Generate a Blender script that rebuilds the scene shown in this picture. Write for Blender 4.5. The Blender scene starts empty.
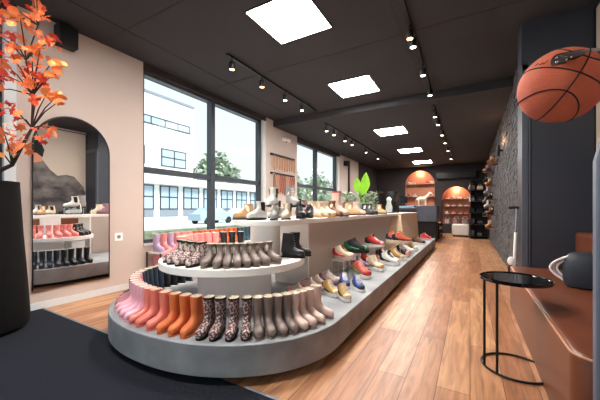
import bpy, bmesh, random, math
from math import sin, cos, pi, atan, atan2, sqrt, radians, hypot
from mathutils import Vector, Matrix
random.seed(7)
scene = bpy.context.scene
COL = scene.collection

# ------------------------------------------------------------------ camera model
FPX, HZ, EYE = 295.0, 209.0, 1.15
YAW = atan(170/FPX)
FW = (-sin(YAW), cos(YAW)); RT = (cos(YAW), sin(YAW))
def ray(u, v):
    a = (u-300)/FPX; b = (HZ-v)/FPX
    return (FW[0]+a*RT[0], FW[1]+a*RT[1], b)
def atz(u, v, z=0.0):
    d = ray(u, v); t = (z-EYE)/d[2]; return (d[0]*t, d[1]*t, z)
def atx(u, v, x):
    d = ray(u, v); t = x/d[0]; return (x, d[1]*t, EYE+d[2]*t)
def aty(u, v, y):
    d = ray(u, v); t = y/d[1]; return (d[0]*t, y, EYE+d[2]*t)
def atd(u, v, D):
    d = ray(u, v); return (d[0]*D, d[1]*D, EYE+d[2]*D)
def px(x, y, z=0):
    D = x*FW[0]+y*FW[1]; s = x*RT[0]+y*RT[1]
    return (300+FPX*s/D, HZ-FPX*(z-EYE)/D)

cam = bpy.data.cameras.new('camera'); co = bpy.data.objects.new('camera', cam); COL.objects.link(co)
cam.sensor_width = 36; cam.lens = 36*FPX/600
cam.shift_y = (HZ-200)/600
cam.clip_start = 0.02; cam.clip_end = 300
co.location = (0, 0, EYE); co.rotation_euler = (pi/2, 0, YAW)
scene.camera = co
scene.view_settings.view_transform = 'Standard'; scene.view_settings.look = 'None'
scene.view_settings.gamma = 1; scene.view_settings.exposure = 0.3
scene.view_settings.use_curve_mapping = False

# ------------------------------------------------------------------ materials
def s2l(c):
    return tuple(((x/255)/12.92 if x/255 <= .04045 else ((x/255+.055)/1.055)**2.4) for x in c)
MATS = {}
def mat(name, rgb, rough=.6, metal=0, noise=0.0, nscale=8, bump=0.0, bscale=60, spec=.5, emit=None, estr=0, rgb2=None, stretch=None, coat=0, lo=.35, hi=.65):
    if name in MATS: return MATS[name]
    m = bpy.data.materials.new(name); m.use_nodes = True; nt = m.node_tree; N = nt.nodes; L = nt.links
    b = N['Principled BSDF']
    c = s2l(rgb)
    b.inputs['Roughness'].default_value = rough; b.inputs['Metallic'].default_value = metal
    b.inputs['Specular IOR Level'].default_value = spec
    b.inputs['Coat Weight'].default_value = coat
    b.inputs['Base Color'].default_value = (*c, 1)
    tc = N.new('ShaderNodeTexCoord'); mp = N.new('ShaderNodeMapping')
    L.new(tc.outputs['Object'], mp.inputs[0])
    if stretch: mp.inputs['Scale'].default_value = stretch
    c2 = s2l(rgb2) if rgb2 else tuple(min(1, x*(1-noise)) for x in c)
    if noise or rgb2:
        n = N.new('ShaderNodeTexNoise'); n.inputs['Scale'].default_value = nscale; n.inputs['Detail'].default_value = 5
        L.new(mp.outputs[0], n.inputs['Vector'])
        r = N.new('ShaderNodeValToRGB'); r.color_ramp.elements[0].position = lo; r.color_ramp.elements[1].position = hi
        r.color_ramp.elements[0].color = (*c2, 1); r.color_ramp.elements[1].color = (*c, 1)
        L.new(n.outputs['Fac'], r.inputs[0]); L.new(r.outputs[0], b.inputs['Base Color'])
    if bump:
        n2 = N.new('ShaderNodeTexNoise'); n2.inputs['Scale'].default_value = bscale; n2.inputs['Detail'].default_value = 4
        L.new(mp.outputs[0], n2.inputs['Vector'])
        bp = N.new('ShaderNodeBump'); bp.inputs['Strength'].default_value = bump; bp.inputs['Distance'].default_value = .01
        L.new(n2.outputs['Fac'], bp.inputs['Height']); L.new(bp.outputs[0], b.inputs['Normal'])
    if emit:
        b.inputs['Emission Color'].default_value = (*s2l(emit), 1); b.inputs['Emission Strength'].default_value = estr
    MATS[name] = m
    return m

def glassmat(name, tint=(1, 1, 1), gloss=.12, f=1.45):
    m = bpy.data.materials.new(name); m.use_nodes = True; nt = m.node_tree; N = nt.nodes; L = nt.links
    N.remove(N['Principled BSDF']); out = N['Material Output']
    t = N.new('ShaderNodeBsdfTransparent'); t.inputs[0].default_value = (*tint, 1)
    g = N.new('ShaderNodeBsdfGlossy'); g.inputs['Roughness'].default_value = .02
    lw_ = N.new('ShaderNodeLayerWeight'); lw_.inputs['Blend'].default_value = .5
    pw = N.new('ShaderNodeMath'); pw.operation = 'POWER'; L.new(lw_.outputs['Facing'], pw.inputs[0]); pw.inputs[1].default_value = 5
    fr = N.new('ShaderNodeMath'); fr.operation = 'MULTIPLY_ADD'; L.new(pw.outputs[0], fr.inputs[0]); fr.inputs[1].default_value = .3; fr.inputs[2].default_value = gloss
    mx = N.new('ShaderNodeMixShader'); L.new(fr.outputs[0], mx.inputs[0]); L.new(t.outputs[0], mx.inputs[1]); L.new(g.outputs[0], mx.inputs[2])
    L.new(mx.outputs[0], out.inputs[0]); MATS[name] = m
    return m

def wood_floor():
    m = bpy.data.materials.new('oak_planks'); m.use_nodes = True; nt = m.node_tree; N = nt.nodes; L = nt.links
    b = N['Principled BSDF']; tc = N.new('ShaderNodeTexCoord'); mp = N.new('ShaderNodeMapping')
    mp.inputs['Rotation'].default_value = (0, 0, pi/2)
    L.new(tc.outputs['Object'], mp.inputs[0])
    br = N.new('ShaderNodeTexBrick'); br.inputs['Scale'].default_value = 1; br.inputs['Brick Width'].default_value = 2.1
    br.inputs['Row Height'].default_value = .19; br.inputs['Mortar Size'].default_value = .0025
    br.inputs['Mortar Smooth'].default_value = .1; br.offset = .37
    br.inputs['Color1'].default_value = (*s2l((208, 158, 118)), 1); br.inputs['Color2'].default_value = (*s2l((172, 116, 80)), 1)
    br.inputs['Mortar'].default_value = (*s2l((110, 66, 42)), 1); br.inputs['Bias'].default_value = 0
    L.new(mp.outputs[0], br.inputs['Vector'])
    mp2 = N.new('ShaderNodeMapping'); mp2.inputs['Scale'].default_value = (9, .9, 1); L.new(tc.outputs['Object'], mp2.inputs[0])
    n = N.new('ShaderNodeTexNoise'); n.inputs['Scale'].default_value = 2.2; n.inputs['Detail'].default_value = 8; n.inputs['Distortion'].default_value = 1.2
    L.new(mp2.outputs[0], n.inputs['Vector'])
    r = N.new('ShaderNodeValToRGB'); r.color_ramp.elements[0].position = .3; r.color_ramp.elements[1].position = .62
    r.color_ramp.elements[0].color = (.46, .40, .36, 1); r.color_ramp.elements[1].color = (1, 1, 1, 1)
    L.new(n.outputs['Fac'], r.inputs[0])
    mx = N.new('ShaderNodeMix'); mx.data_type = 'RGBA'; mx.blend_type = 'MULTIPLY'; mx.inputs[0].default_value = .9
    L.new(br.outputs['Color'], mx.inputs[6]); L.new(r.outputs[0], mx.inputs[7])
    n3 = N.new('ShaderNodeTexNoise'); n3.inputs['Scale'].default_value = 1.6; n3.inputs['Detail'].default_value = 3
    L.new(tc.outputs['Object'], n3.inputs['Vector'])
    r3 = N.new('ShaderNodeValToRGB'); r3.color_ramp.elements[0].position = .35; r3.color_ramp.elements[1].position = .6
    r3.color_ramp.elements[0].color = (.8, .72, .66, 1); r3.color_ramp.elements[1].color = (1, 1, 1, 1)
    L.new(n3.outputs['Fac'], r3.inputs[0])
    mx2 = N.new('ShaderNodeMix'); mx2.data_type = 'RGBA'; mx2.blend_type = 'MULTIPLY'; mx2.inputs[0].default_value = .6
    L.new(mx.outputs[2], mx2.inputs[6]); L.new(r3.outputs[0], mx2.inputs[7])
    L.new(mx2.outputs[2], b.inputs['Base Color']); b.inputs['Roughness'].default_value = .38
    bp = N.new('ShaderNodeBump'); bp.inputs['Strength'].default_value = .15; bp.inputs['Distance'].default_value = .004
    L.new(n.outputs['Fac'], bp.inputs['Height']); L.new(bp.outputs[0], b.inputs['Normal'])
    MATS['wood_floor'] = m; return m

def spotted(name, base, dark, light, scale=60):
    m = bpy.data.materials.new(name); m.use_nodes = True; nt = m.node_tree; N = nt.nodes; L = nt.links
    b = N['Principled BSDF']; tc = N.new('ShaderNodeTexCoord')
    v = N.new('ShaderNodeTexVoronoi'); v.inputs['Scale'].default_value = scale; L.new(tc.outputs['Object'], v.inputs['Vector'])
    r = N.new('ShaderNodeValToRGB'); e = r.color_ramp.elements
    e[0].position = .0; e[0].color = (*s2l(light), 1); e[1].position = .62; e[1].color = (*s2l(dark), 1)
    k = e.new(.44); k.color = (*s2l(base), 1); k = e.new(.52); k.color = (*s2l(dark), 1)
    L.new(v.outputs['Distance'], r.inputs[0]); L.new(r.outputs[0], b.inputs['Base Color']); b.inputs['Roughness'].default_value = .5
    MATS[name] = m; return m

M = mat
M('concrete', (156, 159, 163), .6, noise=.45, nscale=3.2, bump=.15, bscale=25, rgb2=(116, 119, 124), lo=.3, hi=.7)
M('white_paint', (248, 247, 244), .45)
M('shaded_white', (196, 184, 174), .6)  # white panel under the counter; its shade is put into this colour
M('tan_panel', (218, 186, 158), .5, noise=.12, nscale=3, stretch=(1, 1, 8))
M('wall_plaster', (208, 191, 181), .85, noise=.05, nscale=1.5)
M('ceiling_paint', (56, 54, 57), .9, noise=.12, nscale=1.2)
M('dark_wall', (52, 46, 46), .85, noise=.15, nscale=2)
M('frame_grey', (54, 62, 70), .45)
M('white_jamb', (222, 226, 228), .5)
M('carpet', (46, 49, 58), 1, noise=.35, nscale=260, bump=.8, bscale=420, spec=.1)
M('black_metal', (20, 20, 22), .4, metal=.3)
M('black_gloss', (10, 10, 12), .08, spec=.8)
M('black_matte', (22, 22, 24), .8)
M('black_leather', (28, 28, 32), .4)
M('closet_paint', (52, 55, 65), .5, noise=.08, nscale=1.5)
M('closet_trim', (80, 86, 98), .4)
M('pillar_paint', (96, 104, 120), .5)
M('slate', (108, 108, 110), .75, rgb2=(54, 54, 58), nscale=7, bump=.5, bscale=40, lo=.3, hi=.7)
M('brown_leather', (112, 61, 39), .36, noise=.18, nscale=3, bump=.12, bscale=120)
M('seam', (200, 142, 108), .4)
M('niche', (184, 118, 88), .6)
M('niche_shelf', (120, 66, 40), .5)
M('chrome', (205, 205, 208), .18, metal=1)
M('panel_light', (255, 255, 255), .5, emit=(255, 250, 244), estr=50)
M('bulb_warm', (255, 220, 180), .5, emit=(255, 176, 100), estr=14)
M('bulb_white', (255, 240, 225), .5, emit=(255, 236, 214), estr=14)
M('lining', (244, 234, 218), .9)
M('pot', (12, 11, 12), .8, spec=.2, noise=.3, nscale=14, bump=.3, bscale=30, stretch=(1, 1, 5))
M('bark', (62, 46, 38), .85, noise=.3, nscale=30)
M('leaf_red', (238, 88, 56), .6, rgb2=(206, 50, 40), nscale=5)
M('leaf_orange', (250, 146, 92), .6, rgb2=(250, 122, 58), nscale=6)
M('leaf_yellow', (250, 184, 110), .6, rgb2=(246, 148, 80), nscale=7)
M('ball', (214, 98, 62), .6, noise=.12, nscale=9, bump=.8, bscale=420)
M('plant_green', (150, 205, 60), .35, rgb2=(112, 180, 40), nscale=4)
M('foliage_grey', (168, 182, 160), .7, rgb2=(120, 140, 116), nscale=20)
M('bag_fabric', (34, 42, 52), .6)
M('strap_mauve', (196, 160, 176), .6)
M('ottoman', (226, 220, 212), .8)
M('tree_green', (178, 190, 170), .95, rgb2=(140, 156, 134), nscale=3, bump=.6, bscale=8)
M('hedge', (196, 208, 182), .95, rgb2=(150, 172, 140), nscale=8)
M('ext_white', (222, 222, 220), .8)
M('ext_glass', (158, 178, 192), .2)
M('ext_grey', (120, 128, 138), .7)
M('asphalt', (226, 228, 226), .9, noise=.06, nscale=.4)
M('car_blue', (150, 172, 186), .25); M('car_white', (214, 218, 222), .25); M('tyre', (24, 24, 26), .8)
M('denim', (132, 122, 118), .8, rgb2=(52, 48, 52), nscale=1.5, stretch=(1, 1.4, 2.4), lo=.36, hi=.66)
M('poster_paper', (206, 186, 170), .7)
M('skin', (214, 140, 104), .6)
M('strap_tan', (206, 146, 100), .6); M('strap_red', (176, 62, 44), .6); M('strap_brown', (124, 78, 52), .6)
glassmat('window_glass', (.98, .99, .99), .003); glassmat('acrylic', (.93, .95, .95), .05)
wood_floor()
mm = bpy.data.materials.new('mirror'); mm.use_nodes = True
q = mm.node_tree.nodes['Principled BSDF']; q.inputs['Metallic'].default_value = 1; q.inputs['Roughness'].default_value = .01
q.inputs['Base Color'].default_value = (.9, .92, .93, 1); MATS['mirror'] = mm; q.inputs['Base Color'].default_value = (.97, .98, .98, 1)
spotted('leopard', (186, 152, 148), (66, 52, 52), (210, 182, 176), 55)
spotted('leopard_pale', (232, 208, 202), (112, 90, 90), (226, 200, 194), 48)

# ------------------------------------------------------------------ mesh helpers
class MB:
    def __init__(s): s.v = []; s.f = []
    def add(s, vs, fs):
        o = len(s.v); s.v += [tuple(p) for p in vs]; s.f += [tuple(i+o for i in f) for f in fs]; return s
    def box(s, x0, x1, y0, y1, z0, z1):
        if x0 > x1: x0, x1 = x1, x0
        if y0 > y1: y0, y1 = y1, y0
        if z0 > z1: z0, z1 = z1, z0
        return s.add([(x0, y0, z0), (x1, y0, z0), (x1, y1, z0), (x0, y1, z0), (x0, y0, z1), (x1, y0, z1), (x1, y1, z1), (x0, y1, z1)],
              [(0, 3, 2, 1), (4, 5, 6, 7), (0, 1, 5, 4), (1, 2, 6, 5), (2, 3, 7, 6), (3, 0, 4, 7)])
    def rings(s, rs, cap0=True, cap1=True, closed=False):
        n = len(rs[0]); o = len(s.v)
        for r in rs: s.v += [tuple(p) for p in r]
        m = len(rs)
        for i in range(m if closed else m-1):
            a = o+i*n; b = o+((i+1) % m)*n
            for j in range(n):
                k = (j+1) % n; s.f.append((a+j, a+k, b+k, b+j))
        if not closed:
            if cap0: s.f.append(tuple(o+j for j in reversed(range(n))))
            if cap1: s.f.append(tuple(o+(m-1)*n+j for j in range(n)))
        return s
    def lathe(s, cx, cy, prof, n=24, cap=True):
        return s.rings([[(cx+r*cos(2*pi*j/n), cy+r*sin(2*pi*j/n), z) for j in range(n)] for r, z in prof], cap, cap)
    def cyl(s, cx, cy, z0, z1, r, n=20): return s.lathe(cx, cy, [(r, z0), (r, z1)], n)
    def tube(s, pts, r, n=8, closed=False, caps=True):
        P = [Vector(p) for p in pts]; rs = []
        m = len(P)
        rr = r if isinstance(r, (list, tuple)) else [r]*m
        up = None
        for i, p in enumerate(P):
            if closed: t = (P[(i+1) % m]-P[i-1]).normalized()
            else: t = (P[min(i+1, m-1)]-P[max(i-1, 0)]).normalized()
            if up is None:
                up = Vector((0, 0, 1)) if abs(t.z) < .9 else Vector((1, 0, 0))
            a = (up - t*up.dot(t)).normalized(); b = t.cross(a); up = a
            rs.append([tuple(p+a*rr[i]*cos(2*pi*j/n)+b*rr[i]*sin(2*pi*j/n)) for j in range(n)])
        return s.rings(rs, caps, caps, closed)
    def prism(s, poly, z0, z1, ax='z'):
        def tr(p, h):
            if ax == 'z': return (p[0], p[1], h)
            if ax == 'x': return (h, p[0], p[1])
            return (p[0], h, p[1])
        n = len(poly); a = sum(poly[i][0]*poly[(i+1) % n][1]-poly[(i+1) % n][0]*poly[i][1] for i in range(n))
        if (a < 0) ^ (ax == 'y'): poly = poly[::-1]
        return s.rings([[tr(p, z0) for p in poly], [tr(p, z1) for p in poly]])
    def sphere(s, c, r, n=16, m=10, sc=(1, 1, 1)):
        rs = []
        for i in range(1, m):
            t = pi*i/m
            rs.append([(c[0]+sc[0]*r*sin(t)*cos(2*pi*j/n), c[1]+sc[1]*r*sin(t)*sin(2*pi*j/n), c[2]-sc[2]*r*cos(t)) for j in range(n)])
        o = len(s.v); s.rings(rs, False, False)
        b = len(s.v); s.v += [(c[0], c[1], c[2]-sc[2]*r), (c[0], c[1], c[2]+sc[2]*r)]
        for j in range(n):
            k = (j+1) % n
            s.f.append((b, o+k, o+j)); l = o+(m-2)*n; s.f.append((b+1, l+j, l+k))
        return s
    def mesh(s, name, material, smooth=True, angle=35):
        me = bpy.data.meshes.new(name); me.from_pydata(s.v, [], s.f); me.update()
        if smooth:
            bm = bmesh.new(); bm.from_mesh(me)
            for f in bm.faces: f.smooth = True
            for e in bm.edges:
                if len(e.link_faces) == 2 and e.calc_face_angle(0) > radians(angle): e.smooth = False
            bm.to_mesh(me); bm.free()
        me.materials.append(MATS[material] if isinstance(material, str) else material)
        return me
    def build(s, name, material, parent=None, bevel=0, smooth=True, angle=35, label=None, seg=2):
        o = bpy.data.objects.new(name, s.mesh(name, material, smooth, angle)); COL.objects.link(o)
        if parent is not None: o.parent = parent
        if bevel:
            b = o.modifiers.new('bevel', 'BEVEL'); b.width = bevel; b.segments = seg; b.limit_method = 'ANGLE'; b.angle_limit = radians(40)
        if label: o['label'] = label
        return o

def tag(o, label, cat, group=None):
    o['label'] = label; o['category'] = cat
    if group: o['group'] = group
    return o
def thing(name, label, cat, loc=(0, 0, 0), rz=0, group=None, sc=1):
    o = bpy.data.objects.new(name, None); COL.objects.link(o); o.location = loc; o.rotation_euler = (0, 0, rz); o.scale = (sc,)*3
    o.empty_display_size = .1
    return tag(o, label, cat, group)
def struct(o):
    o['kind'] = 'structure'; return o
def place(tpl, name, label, cat, loc, rz=0, group=None, sc=1):
    """tpl: list of (part name, mesh, part label or None, [subparts])"""
    t = thing(name, label, cat, loc, rz, group, sc)
    def put(lst, par):
        for pn, me, pl, subs in lst:
            o = bpy.data.objects.new(pn, me); COL.objects.link(o); o.parent = par
            if pl: o['label'] = pl
            put(subs, o)
    put(tpl, t)
    return t

# ------------------------------------------------------------------ shoes
def lerp(a, b, t): return a+(b-a)*t
def loft(prof, n=16, zo=0.0, e=2.5):
    """prof: (A(y,z) top/front, B(y,z) bottom/back, half width)"""
    rs = []
    for (ay, az), (by, bz), w in prof:
        ring = []
        cy, cz = (ay+by)/2, (az+bz)/2; hy, hz = (ay-by)/2, (az-bz)/2
        for j in range(n):
            t = 2*pi*j/n; c, sn = cos(t), sin(t)
            c = math.copysign(abs(c)**(2/e), c); sn = math.copysign(abs(sn)**(2/e), sn)
            ring.append((w*sn, cy+hy*c, cz+hz*c+zo))
        rs.append(ring)
    return rs
def sole_outline(L0=-.098, L1=.172, w=.0425, n=28):
    pts = []
    for j in range(n):
        t = 2*pi*j/n; y = cos(t); x = sin(t)
        ww = w*(1+.06*y-.10*max(0, -y)) * (1 - .12*math.exp(-((y+.25)/.3)**2))
        pts.append((math.copysign(abs(x)**.75, x)*ww, lerp(L0, L1, (math.copysign(abs(y)**.85, y)+1)/2)))
    return pts
def boot_tpl(key, upper, sole='black_matte', lining='lining', h=.275, top=.050, cuff=None, heel=0, rim=None, fur=False, laces=None, soleh=.014):
    z = soleh
    P = [((.170, .030), (.170, .012), .008), ((.163, .048), (.165, .002), .025), ((.142, .064), (.145, 0), .037), ((.10, .074), (.10, 0), .041),
         ((.066, .088), (.05, 0), .038), ((.048, .108), (-.02, 0), .034), ((.040, .126), (-.078, .004), .033), ((.037, .148), (-.092, .045), .035),
         ((.040, .172), (-.084, .10), .038)]
    zs = .172
    n = 4
    for i in range(1, n+1):
        t = i/n
        P.append(((lerp(.040, top*.85, t), lerp(.172, h, t)), (lerp(-.084, -top*1.35, t), lerp(.10, h, t)), lerp(.038, top*.88, t)))
    mb = MB().rings(loft(P, zo=z), True, False)
    # inner wall of the shaft
    t_ = P[-1]; last = loft([t_], zo=z)[0]
    c = (0, (t_[0][0]+t_[1][0])/2)
    def ins(k, dz): return [(p[0]*k, c[1]+(p[1]-c[1])*k, p[2]+dz) for p in last]
    mb.rings([last, ins(.9, 0.002)], False, False)
    lin = MB().rings([ins(.9, .002), ins(.86, -.02), ins(.78, -.09)], False, True)
    parts = [('upper', mb.mesh(key+'_upper', upper), None, []),
             ('lining', lin.mesh(key+'_lining', lining), 'pale inner lining', [])]
    so = MB().prism(sole_outline(), 0, z)
    if heel:
        so = MB().prism([(x, y) for x, y in sole_outline()], heel, z+heel); so.prism([(x*.8, y) for x, y in sole_outline(-.096, -.02, .04)], 0, heel)
        for ps in parts: pass
    parts.append(('sole', so.mesh(key+'_sole', sole), None, []))
    if rim:
        rr = MB().rings([ins(1.03, -.012), ins(1.05, .002), ins(.93, .004)], False, False)
        parts.append(('rim', rr.mesh(key+'_rim', rim), None, []))
    if laces:
        lb = MB()
        for i in range(6):
            zz = .09+i*(h-.1)/6+z; yy = lerp(.07, .046, i/5)+.003
            lb.tube([(-.02, yy-.004, zz), (0, yy+.002, zz+.004), (.02, yy-.004, zz)], .0032, 5)
        parts.append(('laces', lb.mesh(key+'_laces', laces), None, []))
    if fur == 'gusset':
        for sx in (-1, 1):
            g = MB(); g.rings([[(sx*.0345, -.045, .075+z), (sx*.0345, .005, .09+z), (sx*.039, .012, .13+z), (sx*(top*.88+.0015), .02, h-.01+z), (sx*(top*.88+.0015), -.04, h-.01+z), (sx*.039, -.05, .13+z)]], True, False)
            parts.append(('gusset', g.mesh(key+'_gusset', 'black_matte'), None, []))
    return parts
def sneaker_tpl(key, upper, sole='sneaker_white', accent='sneaker_black', tongue=None, high=False, cap=None, heelc=None):
    z = .034
    P = [((.158, .024), (.160, .004), .016), ((.150, .042), (.152, 0), .032), ((.125, .052), (.128, 0), .043), ((.09, .062), (.09, 0), .045),
         ((.055, .084), (.045, 0), .042), ((.032, .106), (-.02, .0), .038), ((.022, .118), (-.07, .004), .036), ((.018, .126), (-.090, .03), .035), ((.015, .130), (-.092, .085), .034)]
    if high: P.append(((.006, .16), (-.082, .14), .037))
    mb = MB().rings(loft(P, zo=z*.8), True, False)
    def grow(pp, k=.0025):
        return [((a[0]+k, a[1]+k), (b[0]-k*.5, b[1]), w_+k) for a, b, w_ in pp]
    toe = MB().rings(loft([((a[0]+.003, a[1]+.002), (b[0]+.002, b[1]), w_+.002) for a, b, w_ in P[:3]], zo=z*.8), True, False)
    hc = MB().rings(loft([((lerp(a[0], b[0], .55), lerp(a[1], b[1], .55)), (b[0]-.004, b[1]), w_*.98+.003) for a, b, w_ in P[5:9]], zo=z*.8), True, True)
    last = loft([P[-1]], zo=z*.8)[0]; cy = (P[-1][0][0]+P[-1][1][0])/2; cz = sum(p[2] for p in last)/len(last)
    def ins(k, dz): return [(p[0]*k, cy+(p[1]-cy)*k, p[2]+dz) for p in last]
    mb.rings([last, ins(.82, .004)], False, False)
    lin = MB().rings([ins(.82, .004), ins(.7, -.04)], False, True)
    so = MB()
    o1 = sole_outline(-.1, .166, .047); o2 = sole_outline(-.104, .172, .051)
    so.rings([[(x, y, 0 if -.06 < y < .11 else .004) for x, y in o1], [(x, y, .014) for x, y in o2], [(x*.97, y*.985, z+(.008 if y < -.03 else 0)) for x, y in o2]])
    st = MB()
    for sx in (-1, 1):
        st.tube([(sx*.046, .07, .045), (sx*.046, .03, .05), (sx*.043, -.02, .062), (sx*.037, -.06, .088)], [.006, .008, .007, .004], 6)
    st.rings(loft([((-.062, .13), (-.100, .10), .022), ((-.066, .085), (-.100, .05), .034)], 10), True, True) if not high else None
    la = MB()
    for i in range(6):
        yy = lerp(.09, .036, i/5); zz = lerp(.063, .106, i/5)+z*.8+.003
        la.tube([(-.028, yy-.004, zz-.012), (0, yy, zz), (.028, yy-.004, zz-.012)], .0042, 5)
    to = MB().rings(loft([((.055, .105), (.04, .085), .022), ((.034, .135), (.018, .125), .026), ((.026, .165), (.010, .158), .027)], 10), True, True)
    return [('upper', mb.mesh(key+'_up', upper), None, []), ('sole', so.mesh(key+'_sole', sole), None, []),
            ('lining', lin.mesh(key+'_lin', accent), None, []), ('side_stripe', st.mesh(key+'_st', accent), None, []),
            ('laces', la.mesh(key+'_la', tongue or 'sneaker_white'), None, []), ('tongue', to.mesh(key+'_to', tongue or accent), None, []), ('toe_cap', toe.mesh(key+'_tc', cap or accent), None, []), ('heel_counter', hc.mesh(key+'_hc', heelc or accent), None, [])]
cols = dict(white=(236, 234, 230), black=(24, 24, 26), red=(196, 52, 48), coral=(222, 104, 84), cream=(226, 206, 178), tan=(206, 160, 112), pink=(240, 170, 172),
            blue=(44, 84, 170), purple=(120, 88, 170), grey=(150, 146, 144), brown=(120, 76, 48), blush=(214, 186, 174), mauve=(150, 110, 120), gold=(186, 142, 72), green=(60, 150, 110), navy=(36, 42, 62))
for k, c in cols.items():
    M('sneaker_'+k, c, .6, noise=.2, nscale=60, bump=.2, bscale=90)
M('r_pink', (244, 180, 196), .42); M('r_salmon', (240, 134, 118), .42); M('r_orange', (224, 118, 66), .42); M('r_taupe', (128, 112, 106), .42)
M('r_blush', (206, 180, 170), .42); M('r_mauve', (196, 130, 140), .42); M('r_navy', (44, 54, 68), .4); M('r_teal', (58, 88, 104), .4); M('r_coralpink', (242, 150, 146), .42)
M('r_rust', (206, 96, 48), .42); M('r_black', (28, 30, 34), .38); M('r_lilac', (196, 170, 204), .42)
rb = {k: boot_tpl('tall_'+k, 'r_'+k, sole=s) for k, s in [('pink', 'r_pink'), ('salmon', 'r_salmon'), ('orange', 'r_orange'), ('taupe', 'r_taupe'), ('blush', 'r_blush'), ('mauve', 'r_mauve'), ('navy', 'r_navy'), ('teal', 'r_teal'), ('coralpink', 'r_coralpink'), ('rust', 'r_rust'), ('black', 'r_black'), ('lilac', 'r_lilac')]}
rb['leopard'] = boot_tpl('tall_leopard', 'leopard', rim='black_matte')
rb['blush'] = boot_tpl('tall_blush', 'r_blush', sole='r_taupe')
sb = {'taupe': boot_tpl('short_taupe', 'r_taupe', h=.18, sole='r_taupe', top=.05), 'leopard': boot_tpl('short_leopard', 'leopard_pale', h=.19, top=.05, rim='black_matte'),
      'pink': boot_tpl('short_pink', 'r_coralpink', h=.20, sole='r_coralpink', top=.05), 'black': boot_tpl('short_black', 'r_black', h=.20, top=.05)}

def ordn(i, n):
    names = ['first', 'second', 'third', 'fourth', 'fifth', 'sixth', 'seventh', 'eighth', 'ninth', 'tenth', 'eleventh', 'twelfth', 'thirteenth', 'fourteenth']
    return names[i]

# ================================================================== SETTING
C1, C2, CB = 3.37, 3.22, 6.08       # ceiling heights, step position
XW = -4.28                           # left wall plane
XB = 15.6                            # back wall
struct(MB().box(-4.6, 1.4, -2.2, XB+.2, -.12, 0).build('floor', 'wood_floor', smooth=False))
struct(MB().box(-4.26, .75, -1.9, 1.455, 0.0005, .008).build('floor_mat', 'carpet', smooth=False))
struct(MB().box(-4.26, -2.6, 1.455, 1.475, .0005, .009).build('trim_1', 'ext_grey'))
struct(MB().box(-.2-1.05, .75, 1.455, 1.475, .0005, .009).build('trim_2', 'ext_grey'))
cb = MB().box(-4.6, 1.4, -2.2, CB, C1, C1+.2); cb.box(-4.6, 1.4, CB, XB+.2, C2, C1+.2)
struct(cb.build('ceiling', 'ceiling_paint', smooth=False))
sg = MB()
for x in (-3.7, -.75): sg.box(x-.012, x+.012, -2, 6.0, C1-.004, C1+.001)
for y in (.9, 2.1, 3.9): sg.box(-4.28, 1.1, y-.012, y+.012, C1-.004, C1+.001)
struct(sg.build('trim_4', 'dark_wall'))
# left wall pieces
def lw(y0, y1, z0, z1, m='wall_plaster', x0=XW-.3): return MB().box(x0, XW, y0, y1, z0, z1)
Y1, Y2 = 1.245, 2.68
struct(lw(Y1, Y2, 0, C1).build('wall_left', 'wall_plaster', smooth=False))
struct(lw(Y2, 5.78, 0, .62).build('wall_left', 'wall_plaster', smooth=False))
struct(lw(5.78, 7.26, 0, C1).build('wall_left', 'wall_plaster', smooth=False))
struct(lw(7.26, 10.25, 0, .62).build('wall_left', 'wall_plaster', smooth=False))
struct(lw(10.45, 12.6, 0, C2).build('wall_left', 'wall_plaster', smooth=False))
struct(lw(12.6, XB, 0, C2).build('wall_left', 'dark_wall', smooth=False))
struct(lw(Y2, 5.78, 3.27, C1).build('wall_left', 'dark_wall', smooth=False))
struct(lw(7.26, 10.45, 3.12, C2).build('wall_left', 'dark_wall', smooth=False))
struct(lw(-2, Y1, 0, .12).build('wall_left', 'wall_plaster', smooth=False))
struct(lw(-2, Y1, 3.27, C1).build('wall_left', 'dark_wall', smooth=False))
for i, (a, b) in enumerate([(5.66, 5.78), (10.25, 10.45), (Y1-.1, Y1)]):
    struct(MB().box(XW-.14, XW-.004, a, b, .62 if i < 2 else .12, 3.27 if i != 1 else 3.12).build('trim_%d' % (5+i), 'white_jamb'))
for a, b, n in ((Y1, Y2, 1),(10.45, 12.6, 2)):
    struct(MB().box(XW, XW+.015, a, b, 0, .08).build('baseboard_left', 'white_jamb'))
def window(n, y0, y1, z0, z1, mull, trans, split_lower=True):
    w = bpy.data.objects.new('window_%d' % n, None); COL.objects.link(w); struct(w)
    f = MB(); X0, X1 = XW-.16, XW-.06; t = .055
    f.box(X0, X1, y0, y0+t, z0, z1).box(X0, X1, y1-t*1.6, y1, z0, z1).box(X0, X1, y0, y1, z0, z0+t).box(X0, X1, y0, y1, z1-t*.9, z1)
    for y in mull: f.box(X0-.01, X1+.01, y-.05, y+.05, z0, z1)
    for z in trans: f.box(X0, X1, y0, y1, z-.045, z+.045)
    f.build('window_frame', 'frame_grey', w, smooth=False)
    MB().box(XW-.115, XW-.109, y0+.01, y1-.01, z0+.01, z1-.01).build('glass', 'window_glass', w, smooth=False)
    MB().box(XW-.2, XW+.03, y0, y1-.001, z0-.03, z0-.001).build('window_sill', 'white_jamb', w)
window(1, Y2, 5.66, .62, 3.27, [4.13], [1.76])
window(2, 7.26, 10.25, .62, 3.12, [8.6], [1.85])
window(3, -1.9, Y1-.1, .15, 3.27, [-.2, .75], [1.76, 2.4])
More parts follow.
